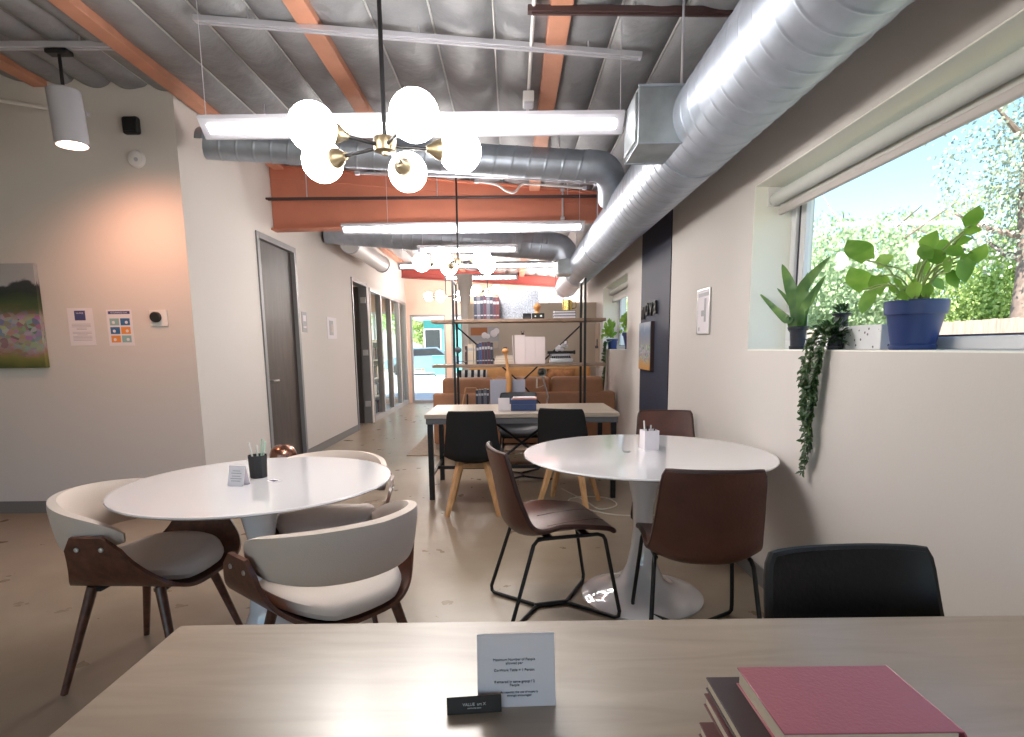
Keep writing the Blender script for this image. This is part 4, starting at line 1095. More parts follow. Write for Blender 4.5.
# left corridor wall signs
def xplate(name, label, cat, side, y0, y1, z0, z1, m, th=.004):
    x = XL if side < 0 else XR; s = 1 if side < 0 else -1
    t = thing(name, label, cat, (x+s*.001, (y0+y1)/2, z0)); w = (y1-y0)/2
    b = nb(); box(b, min(0,s*th), max(0,s*th), -w, w, 0, z1-z0, .001, 1); obj('plate', b, m, t); return t, w, z1-z0, s
t, w, h, s = xplate('room_sign', 'small grey room sign just past the first dark door', 'sign', -1, 7.0,7.17,1.52,1.76,M['ink_grey'])
b = nb(); box(b, .005,.007,-.05,.05,.13,.2); box(b, .005,.007,-.05,.05,.05,.07); obj('lettering', b, M['paper'], t)
t, w, h, s = xplate('wall_print', 'white sheet with a sketch between the two dark doors', 'print', -1, 7.95,8.38,1.455,1.75,M['paper'],.003)
b = nb(); box(b, .0032,.005,-.12,.05,.05,.25); obj('sketch', b, M['ink_grey'], t); b = nb(); box(b, .0051,.006,-.04,.03,.09,.2); obj('figure', b, M['cream_book'], t)
# navy wall: letters and tall painting
t = thing('wall_letters', 'black cut-out letters on the navy strip above the small painting', 'lettering', (XR-.009,5.68,1.60))
for i, (c, y, z) in enumerate(zip('nova', (.24,.07,-.10,-.25), (-.03,.0,-.01,.0))):
    o = text(c, .27, M['blackmatte'], t, (-.012,y,z), (R(90),0,R(-90)), name='letter', depth=.01)
t, w, h, s = xplate('canvas_painting', 'narrow colourful canvas on the navy strip under the black letters', 'painting', 1, 5.49,5.97,1.07,1.535,M['dark_book'],.04)
b = nb(); box(b, -.046,-.0405,-w+.004,w-.004,.004,h-.004); obj('painted_face', b, M['art2'], t)
t, w, h, s = xplate('wall_poster', 'small framed grey-white poster on the right wall left of the window', 'poster', 1, 3.985,4.235,1.385,1.685,M['paper'],.008)
b = nb(); box(b, -.0095,-.0082,-w+.02,w-.02,.255,.28); box(b, -.0095,-.0082,-.06,-.02,.08,.24); box(b, -.0095,-.0082,-.02,.04,.12,.16); box(b, -.0095,-.0082,.07,.09,.02,.045); obj('print', b, M['ink_grey'], t)
b = nb(); box(b, -.011,0,-w-.006,-w,0,h); box(b, -.011,0,w,w+.006,0,h); box(b, -.011,0,-w-.006,w+.006,h,h+.006); box(b, -.011,0,-w-.006,w+.006,-.006,0); obj('frame', b, M['chrome'], t)
# tall mirror/art on right wall beyond far window
t, w, h, s = xplate('wall_hanging', 'tall pale hanging with dark marks behind the right shelf post', 'wall hanging', 1, 8.9,9.25,.98,1.66,M['cream_book'],.02)
b = nb(); box(b, -.024,-.0205,-w+.02,w-.02,.30,.34); box(b, -.024,-.0205,-.1,.0,.34,.44); box(b, -.024,-.0205,-.12,-.03,.02,.07); obj('dark_marks', b, M['ink'], t)
# picture on the partition
p0, p1 = atY(470,327,9.28), atY(499,349,9.28)
t = thing('framed_print', 'orange and grey picture with white flowers on the beige partition', 'picture', ((p0.x+p1.x)/2, 9.297, p1.z)); w = (p1.x-p0.x)/2; h = p0.z-p1.z
b = nb(); box(b, -w,w,-.02,0,0,h,.002); obj('canvas', b, M['ink_grey'], t)
b = nb(); box(b, -w+.01,w*.2,-.023,-.0205,h*.62,h-.01); obj('orange_field', b, mat('burnt_orange_paint',(.35,.12,.04),.6), t)
b = nb(); box(b, -w+.01,w-.01,-.0235,-.0205,.01,h*.35); obj('grey_field', b, M['beige_wall'], t)
b = nb()
for cx, cz, r in ((.0,.62,.05),(.05,.58,.04),(.15,.7,.06),(.19,.8,.05)):
    bmesh.ops.create_icosphere(b, subdivisions=2, radius=r, matrix=Matrix.Translation((cx,-.024,cz*h)) @ Matrix.Diagonal((1,.1,1,1)))
obj('flower', b, M['paper'], t, True)
p0, p1 = atY(549,286,13.9), atY(563,303,13.9)
t = thing('wall_panel_board', 'small grey square board high on the far peach wall', 'board', ((p0.x+p1.x)/2, YE-.002, p1.z)); w = (p1.x-p0.x)/2; h = p0.z-p1.z
b = nb(); box(b, -w,w,-.04,0,0,h,.004); obj('board', b, M['panel_grey'], t)
b = nb(); box(b, -w-.01,w+.01,-.02,0,-.012,-.001); box(b, -w-.01,w+.01,-.02,0,h+.001,h+.012); obj('edge_strip', b, M['partition_white'], t)

# ------------------------------------------------------------------ shelving unit
YS = 6.48; SZ = [.625, 1.11, 1.595]
t = thing('shelving_unit', 'open shelving unit with brown boards and black posts behind the long desk', 'shelf', (.085,YS,0))
for z in SZ+[.16]:
    b = nb(); w = .945 if z > 1 else .76; box(b, -w,w,-.17,.17,z-.016,z+.016,.003); obj('shelf_board', b, M['shelf_wood'], t)
for x in (-.70, .715):
    for y in (-.185, .185):
        b = nb(); box(b, x-.013,x+.013,y-.013,y+.013,0,2.03,.002); obj('post', b, M['black'], t)
    b = nb(); box(b, x-.011,x+.011,-.17,.17,2.005,2.028); obj('top_bar', b, M['black'], t)
b = nb()
tube(b, [(-.70,.20,SZ[2]-.05),(.02,.20,.90),(.715,.20,.16)], .009, 8); obj('cross_brace', b, M['black'], t)
b = nb(); tube(b, [(.715,.218,SZ[2]-.05),(.02,.218,.90),(-.70,.218,.16)], .009, 8); obj('cross_brace', b, M['black'], t)

def sx(x): return atY(x, 340, YS).x
def upright(x0, x1, z, hh, m, label, group, d=.17, y=0.0, lean=0):
    w = (x1-x0); t = thing('upright_book', label, 'book', ((x0+x1)/2, YS-.02+y, z), 0, group)
    c = .0025; mt = Matrix.Rotation(lean, 4, 'Y')
    b = nb(); box(b, -w/2,-w/2+c,-d/2,d/2,0,hh,mtx=mt); box(b, w/2-c,w/2,-d/2,d/2,0,hh,mtx=mt); box(b, -w/2+c,w/2-c,-d/2-.001,-d/2+c,0,hh,mtx=mt); obj('cover', b, m, t)
    b = nb(); box(b, -w/2+c,w/2-c,-d/2+c+.001,d/2-.004,.003,hh-.003,mtx=mt); obj('pages', b, M['pages'], t)
    b = nb(); box(b, -w/2+.003,w/2-.003,-d/2-.0022,-d/2-.0012,hh*.68,hh*.80,mtx=mt); box(b, -w/2+.003,w/2-.003,-d/2-.0022,-d/2-.0012,hh*.15,hh*.2,mtx=mt); obj('spine_band', b, M['ink_grey'], t)
    return t
def bookrow(xa, xb, z, hs, ms, words_, group, shelfname, d=.17):
    n = len(hs); w = (sx(xb)-sx(xa))/n
    ordn = ['first','second','third','fourth','fifth','sixth','seventh','eighth']
    for i in range(n):
        upright(sx(xa)+w*i+.0005, sx(xa)+w*(i+1)-.0005, z+.0165, hs[i], M[ms[i]], '%s upright book, %s from the left in the row on the %s' % (words_[i], ordn[i], shelfname), group, d)
cn = {'navy_book':'navy','plum_book':'plum','grey_book':'slate grey','blue_book':'blue','dark_book':'dark brown','cream_book':'cream','maroon_book':'maroon'}
ms = ['navy_book','grey_book','navy_book','plum_book','grey_book','navy_book','plum_book','maroon_book']
bookrow(475,500,SZ[2],[.245,.245,.25,.255,.25,.25,.235,.235],ms,[cn[m] for m in ms],'upright books on the top shelf','top shelf')
ms = ['navy_book','blue_book','plum_book','navy_book','plum_book','navy_book']
bookrow(476.5,493,SZ[1],[.225,.235,.24,.24,.245,.235],ms,[cn[m] for m in ms],'upright books on the middle shelf','middle shelf')
ms = ['navy_book','grey_book','navy_book','grey_book','navy_book']
bookrow(475,488.5,SZ[0],[.20,.205,.205,.21,.205],ms,[cn[m] for m in ms],'upright books on the lowest visible shelf','lower shelf')
# slim items left of the middle books
upright(sx(465.5),sx(467),SZ[1]+.0165,.20,M['dark_book'],'thin dark book alone beside the left shelf posts','odd books on the middle shelf')
upright(sx(468),sx(473.5),SZ[1]+.0165,.22,M['cream_book'],'cream box file with a dark band beside the middle books','odd books on the middle shelf')
upright(sx(474),sx(476),SZ[1]+.0165,.215,M['cream_book'],'thin cream book leaning against the dark books on the middle shelf','odd books on the middle shelf')
# leaning frame on lower shelf
t = thing('wooden_easel', 'pale wooden easel frame leaning on the lower shelf beside the dark books', 'easel', (sx(467),YS,SZ[0]+.017))
b = nb()
for a in ((-.05,-.04,0,.17),(.05,.06,0,.19)): pass
tube(b, [(-.075,0,.006),(-.03,0,.22)], .007, 8); tube(b, [(-.03,0,.22),(.09,0,.22)], .006, 8); tube(b, [(.09,0,.22),(.09,0,.006)], .006, 8); tube(b, [(-.075,0,.006),(.09,0,.006)], .006, 8)
obj('frame', b, M['oak'], t); b = nb(); box(b, -.02,.0,-.004,.02,.012,.15); obj('easel_stay', b, M['black'], t)
# blue-grey canvas on top shelf
p0, p1 = atY(499,290,YS), atY(539.5,320,YS)
t = thing('speckled_canvas', 'pale blue speckled square canvas standing on the top shelf', 'canvas', ((p0.x+p1.x)/2,YS+.08,SZ[2]+.0165)); w = (p1.x-p0.x)/2; h = p0.z-SZ[2]-.0165
b = nb(); box(b, -w,w,-.012,.012,0,h,.002); obj('canvas', b, mat('speckled_blue_canvas',(.40,.44,.52),.8,noise_amt=.35,noise_scale=70,detail=2), t)
b = nb(); box(b, -w+.02,w-.02,.0125,.02,.02,h-.02); obj('back_frame', b, M['oak'], t)
# black word blocks and the little plant
t = thing('open_black_box', 'small open black frame on the top shelf before the speckled canvas', 'frame', (sx(527),YS-.08,SZ[2]+.0165))
b = nb(); box(b, -.045,.045,-.02,.02,0,.012); box(b, -.045,.045,-.02,.02,.048,.060); box(b, -.045,-.033,-.02,.02,.012,.048); box(b, .033,.045,-.02,.02,.012,.048); obj('frame', b, M['blackmatte'], t)
b = nb(); box(b, -.033,.033,.012,.016,.012,.048); obj('backing', b, M['grey_book'], t)
t = thing('black_box', 'small black box with pale dots under the brown ornament', 'box', (sx(538),YS-.08,SZ[2]+.0165))
b = nb(); box(b, -.068,.066,-.03,.03,0,.060,.003); obj('body', b, M['blackmatte'], t)
b = nb(); box(b, -.04,-.025,-.032,-.0302,.02,.035); box(b, .02,.04,-.032,-.0302,.022,.04); obj('dot', b, M['label_white'], t)
t = thing('brown_ornament', 'small brown and green ornament on the little black box', 'ornament', (sx(537),YS-.08,SZ[2]+.0770))
b = nb(); lathe(b, [(0,0),(.03,0),(.022,.02),(.035,.05),(.045,.065),(.02,.10),(0,.115)], seg=18); obj('body', b, M['wood_toy'], t, True)
b = nb()
for i in range(14):
    a = i*2*PI/14; d = Vector((math.cos(a),math.sin(a),.3)); leaf(b, Vector((0,0,.06)), Vector((0,0,.06))+d*.05, .018, (0,0,1), .1, False, 4)
obj('leaves', b, M['vine'], t)
GS = 'flat books stacked on the top shelf'
for i, (m, hh, lb) in enumerate((('navy_book',.028,'navy flat book at the bottom of the stack on the top shelf'),('blue_book',.030,'blue flat book in the middle of the stack on the top shelf'),('navy_book',.026,'navy flat book under the gold mug on the top shelf'))):
    zz = SZ[2]+.0168+sum((.0285,.0305)[:i]); t = thing('flat_book', lb, 'book', (sx(564),YS-.03,zz), R(1-i), GS)
    b = nb(); box(b, -.12,.12,-.08,.08,0,.004); box(b, -.12,.12,-.08,.08,hh-.004,hh); box(b, .116,.12,-.08,.08,.004,hh-.004); obj('cover', b, M[m], t)
    b = nb(); box(b, -.116,.115,-.076,.076,.004,hh-.004); obj('pages', b, M['paper'], t)
t = thing('gold_mug', 'shiny gold mug with a handle on the stacked flat books', 'mug', (sx(567),YS-.03,SZ[2]+.0168+.0855))
b = nb(); lathe(b, [(0,0),(.052,0),(.056,.004),(.056,.115),(.053,.115),(.052,.006),(0,.006)], seg=36); obj('cup', b, M['gold'], t, True)
b = nb(); tube(b, smooth_path([(.054,0,.095),(.09,0,.09),(.092,0,.035),(.054,0,.025)], 6), .006, 8); obj('handle', b, M['gold'], t, True)
# middle shelf: white flat books, magazine files, typewriter
for i, (x0, x1, hh, lb) in enumerate(((494.5,514,.033,'white flat book at the bottom of the pile beside the pink files'),(494.5,514,.03,'white flat book in the middle of the pile beside the pink files'),(496,513.5,.024,'cream flat book on top of the pile beside the pink files'))):
    zz = SZ[1]+.0168+(0,.0335,.064)[i]; w = (sx(x1)-sx(x0))/2
    t = thing('flat_book', lb, 'book', ((sx(x0)+sx(x1))/2,YS+.0,zz), 0, 'white flat books on the middle shelf')
    b = nb(); box(b, -w,w,-.08,.08,0,.003); box(b, -w,w,-.08,.08,hh-.003,hh); box(b, -w,-w+.003,-.08,.08,.003,hh-.003); obj('cover', b, M['paper'], t)
    b = nb(); box(b, -w+.0035,w-.003,-.077,.077,.003,hh-.003); obj('pages', b, M['pages'], t)
xs = [514.5,524.7,534.6,544.5]
for i, pos in enumerate(('left','middle','right')):
    x0, x1 = sx(xs[i])+.001, sx(xs[i+1])-.001; w = (x1-x0)/2
    t = thing('magazine_file', 'pale pink magazine file on the middle shelf, %s one of the three side by side' % pos, 'file box', ((x0+x1)/2,YS-.02,SZ[1]+.0168), 0, 'pale pink magazine files')
    hh = atY(530,337 if i else 335,YS).z-SZ[1]-.0168
    b = nb(); box(b, -w,w,-.10,-.097,0,hh); box(b, -w,-w+.003,-.097,.12,0,hh); box(b, w-.003,w,-.097,.12,0,hh); box(b, -w+.003,w-.003,-.097,.12,0,.003); obj('box', b, M['binder'], t)
    b = nb(); box(b, -w+.01,w-.01,-.08,.10,.004,hh-.02); obj('papers', b, M['paper'], t)
t = thing('white_folder', 'white folder standing askew against the pink magazine files', 'folder', (sx(513.6),YS+.04,SZ[1]+.0168))
b = nb(); box(b, -.004,.003,-.12,.10,0,.31,.001,1,mtx=Matrix.Rotation(R(-2),4,'Y')); obj('cover', b, M['paper'], t); b = nb(); box(b, -.006,-.0045,-.12,.10,.0,.29,mtx=Matrix.Rotation(R(-2),4,'Y')); obj('back_cover', b, M['paper'], t)
hh = atY(530,335,YS).z
t = thing('binder_clip_figure', 'tiny black ornament perched on top of the pink magazine files', 'ornament', (sx(522.5),YS-.085,hh+.001))
b = nb(); box(b, -.014,.014,-.008,.008,0,.022,.004); obj('body', b, M['blackmatte'], t); b = nb(); tube(b, [(-.01,0,.02),(-.018,0,.045)], .002, 5); tube(b, [(.01,0,.02),(.018,0,.045)], .002, 5); obj('antenna', b, M['blackmatte'], t)
t = thing('typewriter', 'silver grey vintage typewriter at the right of the middle shelf', 'typewriter', (sx(560.5),YS-.02,SZ[1]+.0168))
b = nb(); box(b, -.125,.125,-.12,.10,0,.055,.012,3); box(b, -.115,.115,-.02,.10,.05,.105,.018,3); obj('body', b, M['silver_paint'], t, True)
b = nb(); tube(b, [(-.145,.03,.118),(.145,.03,.118)], .016, 16); lathe(b, [(0,0),(.022,0),(.022,.02),(0,.02)], (.145,.03,.118), 16, mtx=Matrix.Rotation(R(90),4,'Y')); obj('platen', b, M['blackmatte'], t, True)
b = nb()
for r_ in range(4):
    for k in range(10): lathe(b, [(0,0),(.008,0),(.008,.006),(0,.007)], (-.095+k*.021, -.11+r_*.021, .056+r_*.006), 8)
obj('keyboard', b, M['blackmatte'], t)
b = nb()
for k in range(9):
    a = k*.7; bmesh.ops.create_icosphere(b, subdivisions=1, radius=.026, matrix=Matrix.Translation((.01+.055*math.cos(a)*(k > 0), .03+.02*math.sin(a), .15+.03*math.sin(a*1.3)+.012*k/2)))
o = obj('paper_flowers', b, M['paper'], smooth=False); o.location = (sx(561),YS-.02,SZ[1]+.0168); tag(o, 'bunch of crumpled white paper flowers on the typewriter', 'flowers')
# grey board on lower shelf
p0, p1 = atY(490.5,379,YS), atY(525,404,YS)
t = thing('grey_board', 'plain light grey board standing on the lower shelf behind the blue books', 'board', ((p0.x+p1.x)/2,YS-.14,SZ[0]+.0165)); w = (p1.x-p0.x)/2; h = p0.z-SZ[0]-.0165
b = nb(); box(b, -w,w,-.008,.008,0,h,.002); obj('board', b, M['panel_grey'], t); b = nb(); box(b, -w,w,.0085,.012,0,.02); obj('foot_strip', b, M['oak'], t)
# giraffe-like wooden figure, standing in front of the board
t = thing('wooden_figurine', 'tall honey-coloured wooden figurine standing before the grey board', 'figurine', (sx(508),YS-.185,SZ[0]+.0165))
gz = lambda y: atY(506,y,YS-.185).z-SZ[0]-.0165
b = nb(); tube(b, smooth_path([(.012,0,.0),(.012,0,gz(395)),(.010,0,gz(383)),(.0,0,gz(374)),(-.012,0,gz(364)),(-.024,0,gz(356)),(-.028,0,gz(350))],4), [.020]*5+[.03]*5+[.034]*3+[.018]*4+[.014]*4+[.018]*4, 14)
obj('body', b, M['wood_toy'], t, True)
b = nb(); bmesh.ops.create_icosphere(b, subdivisions=3, radius=.036, matrix=Matrix.Translation((-.03,0,gz(351))) @ Matrix.Diagonal((1,.8,.9,1))); obj('head', b, M['wood_toy'], t, True)
b = nb(); tube(b, [(-.05,0,gz(348)),(-.012,0,gz(348))], .012, 10); obj('hat', b, M['dark_book'], t, True)
b = nb(); tube(b, [(-.012,0,0),(-.012,0,gz(384))], .012, 8); obj('leg', b, M['wood_toy'], t, True)
# black ball ornament on the left end of the middle shelf
t = thing('black_ball_ornament', 'black ball on a slim stand at the left end of the middle shelf', 'ornament', (sx(462.5),YS-.10,SZ[1]+.0165))
zz = atY(457,350,YS).z-SZ[1]-.0165
b = nb(); bmesh.ops.create_uvsphere(b, u_segments=20, v_segments=12, radius=.036, matrix=Matrix.Translation((-.04,0,zz))); obj('ball', b, M['grey_book'], t, True)
b = nb(); tube(b, smooth_path([(-.08,0,.004),(-.05,0,.03),(0,0,.035),(.03,0,.02),(.03,0,.004)], 5), .004, 6); tube(b, [(-.04,0,.03),(-.04,0,zz-.03)], .004, 6); obj('stand', b, M['black'], t)
# small silver ornament (trumpet-like lamp) on lower shelf right
t = thing('silver_desk_lamp', 'small jointed silver and black lamp on the lower shelf near the desk', 'lamp', (sx(541),YS-.12,SZ[0]+.0165))
lz = lambda y: atY(541,y,YS-.12).z-SZ[0]-.0165
b = nb(); lathe(b, [(0,0),(.06,0),(.06,.012),(0,.016)], (.05,0,0), 24); obj('base', b, M['chrome'], t)
b = nb(); tube(b, [(.05,0,.012),(.07,0,lz(397)),(.02,0,lz(380)),(.0,0,lz(373))], .009, 8); obj('arm', b, M['chrome'], t)
b = nb(); lathe(b, [(.018,0),(.05,.06),(.047,.06),(.014,.002)], (0,-.02,lz(371)), 20, mtx=Matrix.Rotation(R(100),4,'X')); obj('shade', b, M['chrome'], t, True)
b = nb(); bmesh.ops.create_uvsphere(b, u_segments=14, v_segments=8, radius=.022, matrix=Matrix.Translation((0.0,-.06,lz(372)))); obj('bulb', b, M['blackmatte'], t, True)
b = nb(); tube(b, [(-.055,0,lz(388)),(-.052,0,lz(378))], .010, 8); tube(b, [(-.055,0,lz(388)),(.035,0,lz(385))], .004, 6); obj('counterweight', b, M['cream_book'], t)

# things on the far desk
dp = atZ(511,411,.75); dq = atZ(536.5,411,.75)
w = (dq.x-dp.x)
t = thing('blue_book', 'thick blue book lying flat at the bottom of the desk pile', 'book', ((dp.x+dq.x)/2, dp.y+.09, .7505), 0, 'books piled on the long desk')
b = nb(); box(b, -w/2,w/2,-.09,.09,0,.006); box(b, -w/2,w/2,-.09,.09,.050,.056); box(b, -w/2,w/2,-.09,-.084,.006,.050); obj('cover', b, M['blue_book'], t)
b = nb(); box(b, -w/2+.004,w/2-.004,-.083,.085,.006,.050); obj('pages', b, M['paper'], t)
t = thing('blue_book', 'second blue book lying on the thick one on the desk', 'book', ((dp.x+dq.x)/2, dp.y+.09, .8070), R(1), 'books piled on the long desk')
b = nb(); box(b, -w/2,w/2,-.085,.085,0,.005); box(b, -w/2,w/2,-.085,.085,.035,.040); box(b, -w/2,w/2,-.085,-.08,.005,.035); obj('cover', b, M['blue_book'], t)
b = nb(); box(b, -w/2+.004,w/2-.004,-.079,.08,.005,.035); obj('pages', b, M['paper'], t)
t = thing('pink_notebook', 'pinkish notebook on top of the blue books on the desk', 'notebook', ((dp.x+dq.x)/2+.01, dp.y+.09, .8475), R(-2))
b = nb(); box(b, -w/2+.005,w/2-.005,-.08,.08,0,.014,.002); obj('cover', b, mat('salmon_cover',(.55,.27,.22),.6), t); b = nb(); box(b, -w/2+.01,w/2-.02,-.07,.06,.0142,.018); obj('loose_sheet', b, M['paper'], t)
pc = atZ(504,411,.75)
t = thing('white_desk_card', 'white folded paper card standing left of the blue books on the desk', 'card', (pc.x, pc.y+.03, .7505))
b = nb(); 
for s in (-1, 1): box(b, -.05,.05,-.0008,.0008,0,.115,mtx=Matrix.Translation((0,s*.03,0)) @ Matrix.Rotation(R(13*s), 4, 'X'))
obj('panel', b, M['paper'], t); b = nb(); box(b, -.05,.05,-.029,.029,0,.001); obj('foot_fold', b, M['paper'], t)

# ------------------------------------------------------------------ sofas
def cushion_bm(b, x0, x1, y0, y1, z0, z1, bev=.04): box(b, x0,x1,y0,y1,z0,z1,bev,4)
t = thing('leather_sofa', 'tan leather sofa with its back to us behind the shelving unit', 'sofa', (.165,7.75,0))
b = nb(); cushion_bm(b, -1.17,1.16,-.43,-.23,.08,.735,.03); obj('back_frame', b, M['tan_leather'], t, True)
b = nb(); cushion_bm(b, -1.0,1.0,-.22,.45,.08,.30,.02); obj('seat_base', b, M['tan_leather'], t, True)
for s in (-1, 1): b = nb(); cushion_bm(b, s*1.085-.085,s*1.085+.085,-.225,.47,.08,.60,.03); obj('arm', b, M['tan_leather'], t, True)
for x0, x1 in ((-1.06,-.40),(-.39,.34),(.35,1.02)):
    b = nb(); cushion_bm(b, x0,x1,-.33,-.12,.62,.925,.05); obj('back_cushion', b, M['tan_leather'], t, True)
for x0, x1 in ((-.99,-.005),(.005,.99)): b = nb(); cushion_bm(b, x0,x1,-.12,.46,.305,.44,.04); obj('seat_cushion', b, M['tan_leather'], t, True)
for sx_ in (-1,1):
    for sy in (-.38,.40): b = nb(); tube(b, [(sx_*1.05,sy,.08),(sx_*1.05,sy,0)], .02, 10); obj('leg', b, M['walnut'], t)
t = thing('bench_sofa', 'mustard high-backed sofa against the beige partition, facing us', 'sofa', (.25,8.90,0))
b = nb(); cushion_bm(b, -.92,1.0,.18,.36,.10,1.00,.04); obj('back', b, M['mustard'], t, True)
b = nb(); cushion_bm(b, -.92,1.0,-.35,.175,.10,.44,.04); obj('seat', b, M['mustard'], t, True)
for s in (-.88,.96):
    for y in (-.3,.3): b = nb(); tube(b, [(s,y,.10),(s,y,0)], .02, 8); obj('leg', b, M['walnut'], t)
M['zigzag'] = None
def zig():
    m, nt, b = _nt('black_white_zigzag'); L = nt.links.new
    tc = N(nt, 'ShaderNodeTexCoord'); w_ = N(nt, 'ShaderNodeTexWave'); w_.inputs['Scale'].default_value = 3.2; w_.inputs['Distortion'].default_value = 6; w_.inputs['Detail'].default_value = 0; w_.inputs['Detail Scale'].default_value = .6
    L(tc.outputs['Object'], w_.inputs['Vector']); r = N(nt, 'ShaderNodeValToRGB'); r.color_ramp.interpolation = 'CONSTANT'; e = r.color_ramp.elements
    e[0].color = (.02,.02,.03,1); e[1].position = .45; e[1].color = (.62,.6,.58,1); L(w_.outputs['Fac'], r.inputs[0]); L(r.outputs[0], b.inputs['Base Color']); b.inputs['Roughness'].default_value = .9
    return m
M['zigzag'] = zig()
def pillow(label, x0, x1, zt, y, m, zb=.46):
    t = thing('throw_pillow', label, 'pillow', ((x0+x1)/2, y, zb)); w = (x1-x0)/2; h = (zt-zb)/2; b = nb()
    n = 12; g = [[None]*(n+1) for _ in range(n+1)]; g2 = [[None]*(n+1) for _ in range(n+1)]
    for i in range(n+1):
        for j in range(n+1):
            u, v = i/n*2-1, j/n*2-1; th = .07*max(0,(1-u**4))**.5*max(0,(1-v**4))**.5; k = 1-.06*(1-abs(u))*(abs(v) > .9)
            g[i][j] = b.verts.new((u*w*k, -th, h+v*h)); g2[i][j] = b.verts.new((u*w*k, th+.0005, h+v*h))
    for i in range(n):
        for j in range(n):
            b.faces.new((g[i][j],g[i+1][j],g[i+1][j+1],g[i][j+1])); b.faces.new((g2[i][j],g2[i][j+1],g2[i+1][j+1],g2[i+1][j]))
    bmesh.ops.remove_doubles(b, verts=b.verts[:], dist=.002)
    obj('cover', b, m, t, True)
    b = nb(); tube(b, [(-w,0,0.001),(w,0,0.001),(w,0,2*h),(-w,0,2*h)], .005, 6, closed=True); obj('piping', b, m, t)
a, c = atY(459,380,8.9).x, atY(487,380,8.9).x
pillow('black and white patterned pillow on the mustard sofa', a, c, atY(470,370,8.9).z, 8.90, M['zigzag'])
a, c = atY(547,380,8.9).x, atY(575,380,8.9).x
pillow('orange-brown pillow at the right of the mustard sofa', a, c, atY(560,369,8.9).z, 8.90, mat('rust_pillow',(.45,.2,.08),.8,noise_amt=.4,noise_scale=12))
b = nb(); box(b, -1.3,1.32,6.95,9.0,.001,.012,.004); tag(obj('area_rug', b, M['rug']), 'beige rug under the tan sofa', 'rug')
# side room cabinet seen through the glazing
t = thing('bookcase', 'white bookcase seen through the glazed partition past the second dark door', 'bookcase', (-2.86,11.55,0))
b = nb()
for z in (0,.36,.72,1.08,1.44): box(b, -.16,.16,-.5,.5,z,z+.025)
box(b, -.16,-.14,-.5,.5,.025,1.44)
for y in (-.5,.48):
    for z in (.025,.385,.745,1.105): box(b, -.14,.16,y,y+.02,z,z+.335)
obj('carcass', b, M['partition_white'], t)
b = nb(); box(b, -.16,.16,-.5,.5,1.466,1.49,.004); obj('worktop', b, M['oak'], t)
k = 0
for z, lv in ((.0255,'bottom'),(.3855,'second'),(.7455,'third'),(1.1055,'top')):
    for y in (-.33,.0,.33):
        k += 1
        t = thing('storage_box', 'storage box on the %s shelf of the white bookcase behind the glass' % lv, 'box', (-2.84,y+11.55,z), 0, 'storage boxes on the %s shelf behind the glass' % lv)
        b = nb(); box(b, -.11,.11,-.12,.12,0,.22,.006); obj('body', b, M[('dark_book','cream_book','navy_book','maroon_book')[(k*5) % 4]], t)
        b = nb(); box(b, -.112,.112,-.122,.122,.2205,.24,.004); obj('lid', b, M['blackmatte'], t)

# ------------------------------------------------------------------ outdoors
bm = nb(); box(bm, -60,80,-60,90,-.30,-.21); struct(obj('ground', bm, M['grass']))
bm = nb(); box(bm, -12,6,YE+.25,34,-.20,-.02); struct(obj('ground_paving', bm, M['concrete_out']))
def crown(bm, c, rx, ry, rz, n, size, seed):
    r = random.Random(seed); blobs = []
    for i in range(26):
        while True:
            p = Vector((r.uniform(-1,1), r.uniform(-1,1), r.uniform(-1,1)))
            if p.length < 1: break
        blobs.append((Vector((p.x*rx*.72, p.y*ry*.72, p.z*rz*.72)), r.uniform(.26,.44)))
    for i in range(n):
        q, br = r.choice(blobs); d = Vector((r.gauss(0,1), r.gauss(0,1), r.gauss(0,1))).normalized()*r.uniform(.7,1.05)
        p = Vector(c)+q+Vector((d.x*rx*br, d.y*ry*br, d.z*rz*br))
        a = Vector((r.gauss(0,1), r.gauss(0,1), r.gauss(0,.6))).normalized(); b_ = a.orthogonal().normalized(); s = size*r.uniform(.6,1.3)
        q_ = a.cross(b_)
        vs = [bm.verts.new(p+b_*s*.5), bm.verts.new(p+q_*s*.32), bm.verts.new(p-b_*s*.5), bm.verts.new(p-q_*s*.32)]
        bm.faces.new(vs)
def tree(label, x, y, h, rx, ry, rz, m, seed, n=7000, size=.2, cz=None, trunk=.18, group='trees beyond the window'):
    t = thing('tree', label, 'tree', (x,y,-.2), 0, group); cz = cz or h-rz
    b = nb(); crown(b, (0,0,cz), rx, ry, rz, n, size, seed); obj('foliage', b, M[m], t, kind='stuff')
    b = nb(); r = random.Random(seed)
    tube(b, smooth_path([(0,0,0),(.1,0,h*.3),(-.05,.1,h*.55),(0,0,h*.8)], 4), [trunk*(1-.75*i/12) for i in range(13)], 12)
    for i in range(9):
        z = h*(.35+.05*i); a = r.uniform(0,2*PI); d = Vector((math.cos(a), math.sin(a), r.uniform(.3,.7)))
        tube(b, [Vector((0,0,z)), Vector((0,0,z))+d*rx*.35, Vector((0,0,z))+d*rx*.7+Vector((0,0,.2))], [trunk*.3,trunk*.2,trunk*.08], 6)
    obj('trunk', b, M['bark'], t, True)
tree('dense pale green tree nearest the far edge of the long window', 11.5, 20.0, 6.6, 4.2,5.0,3.3, 'tree_b', 1, 34000, 0.14, 3.3)
tree('bright yellow-green tree in the middle of the long window view', 15.0, 18.0, 6.0, 3.8,3.8,3.0, 'tree_a', 2, 34000, 0.13, 3.2)
tree('low bright green tree behind the big leafy pot plant', 14.5, 12.5, 6.2, 3.6,3.4,3.0, 'tree_a', 3, 27300, 0.149, 3.1)
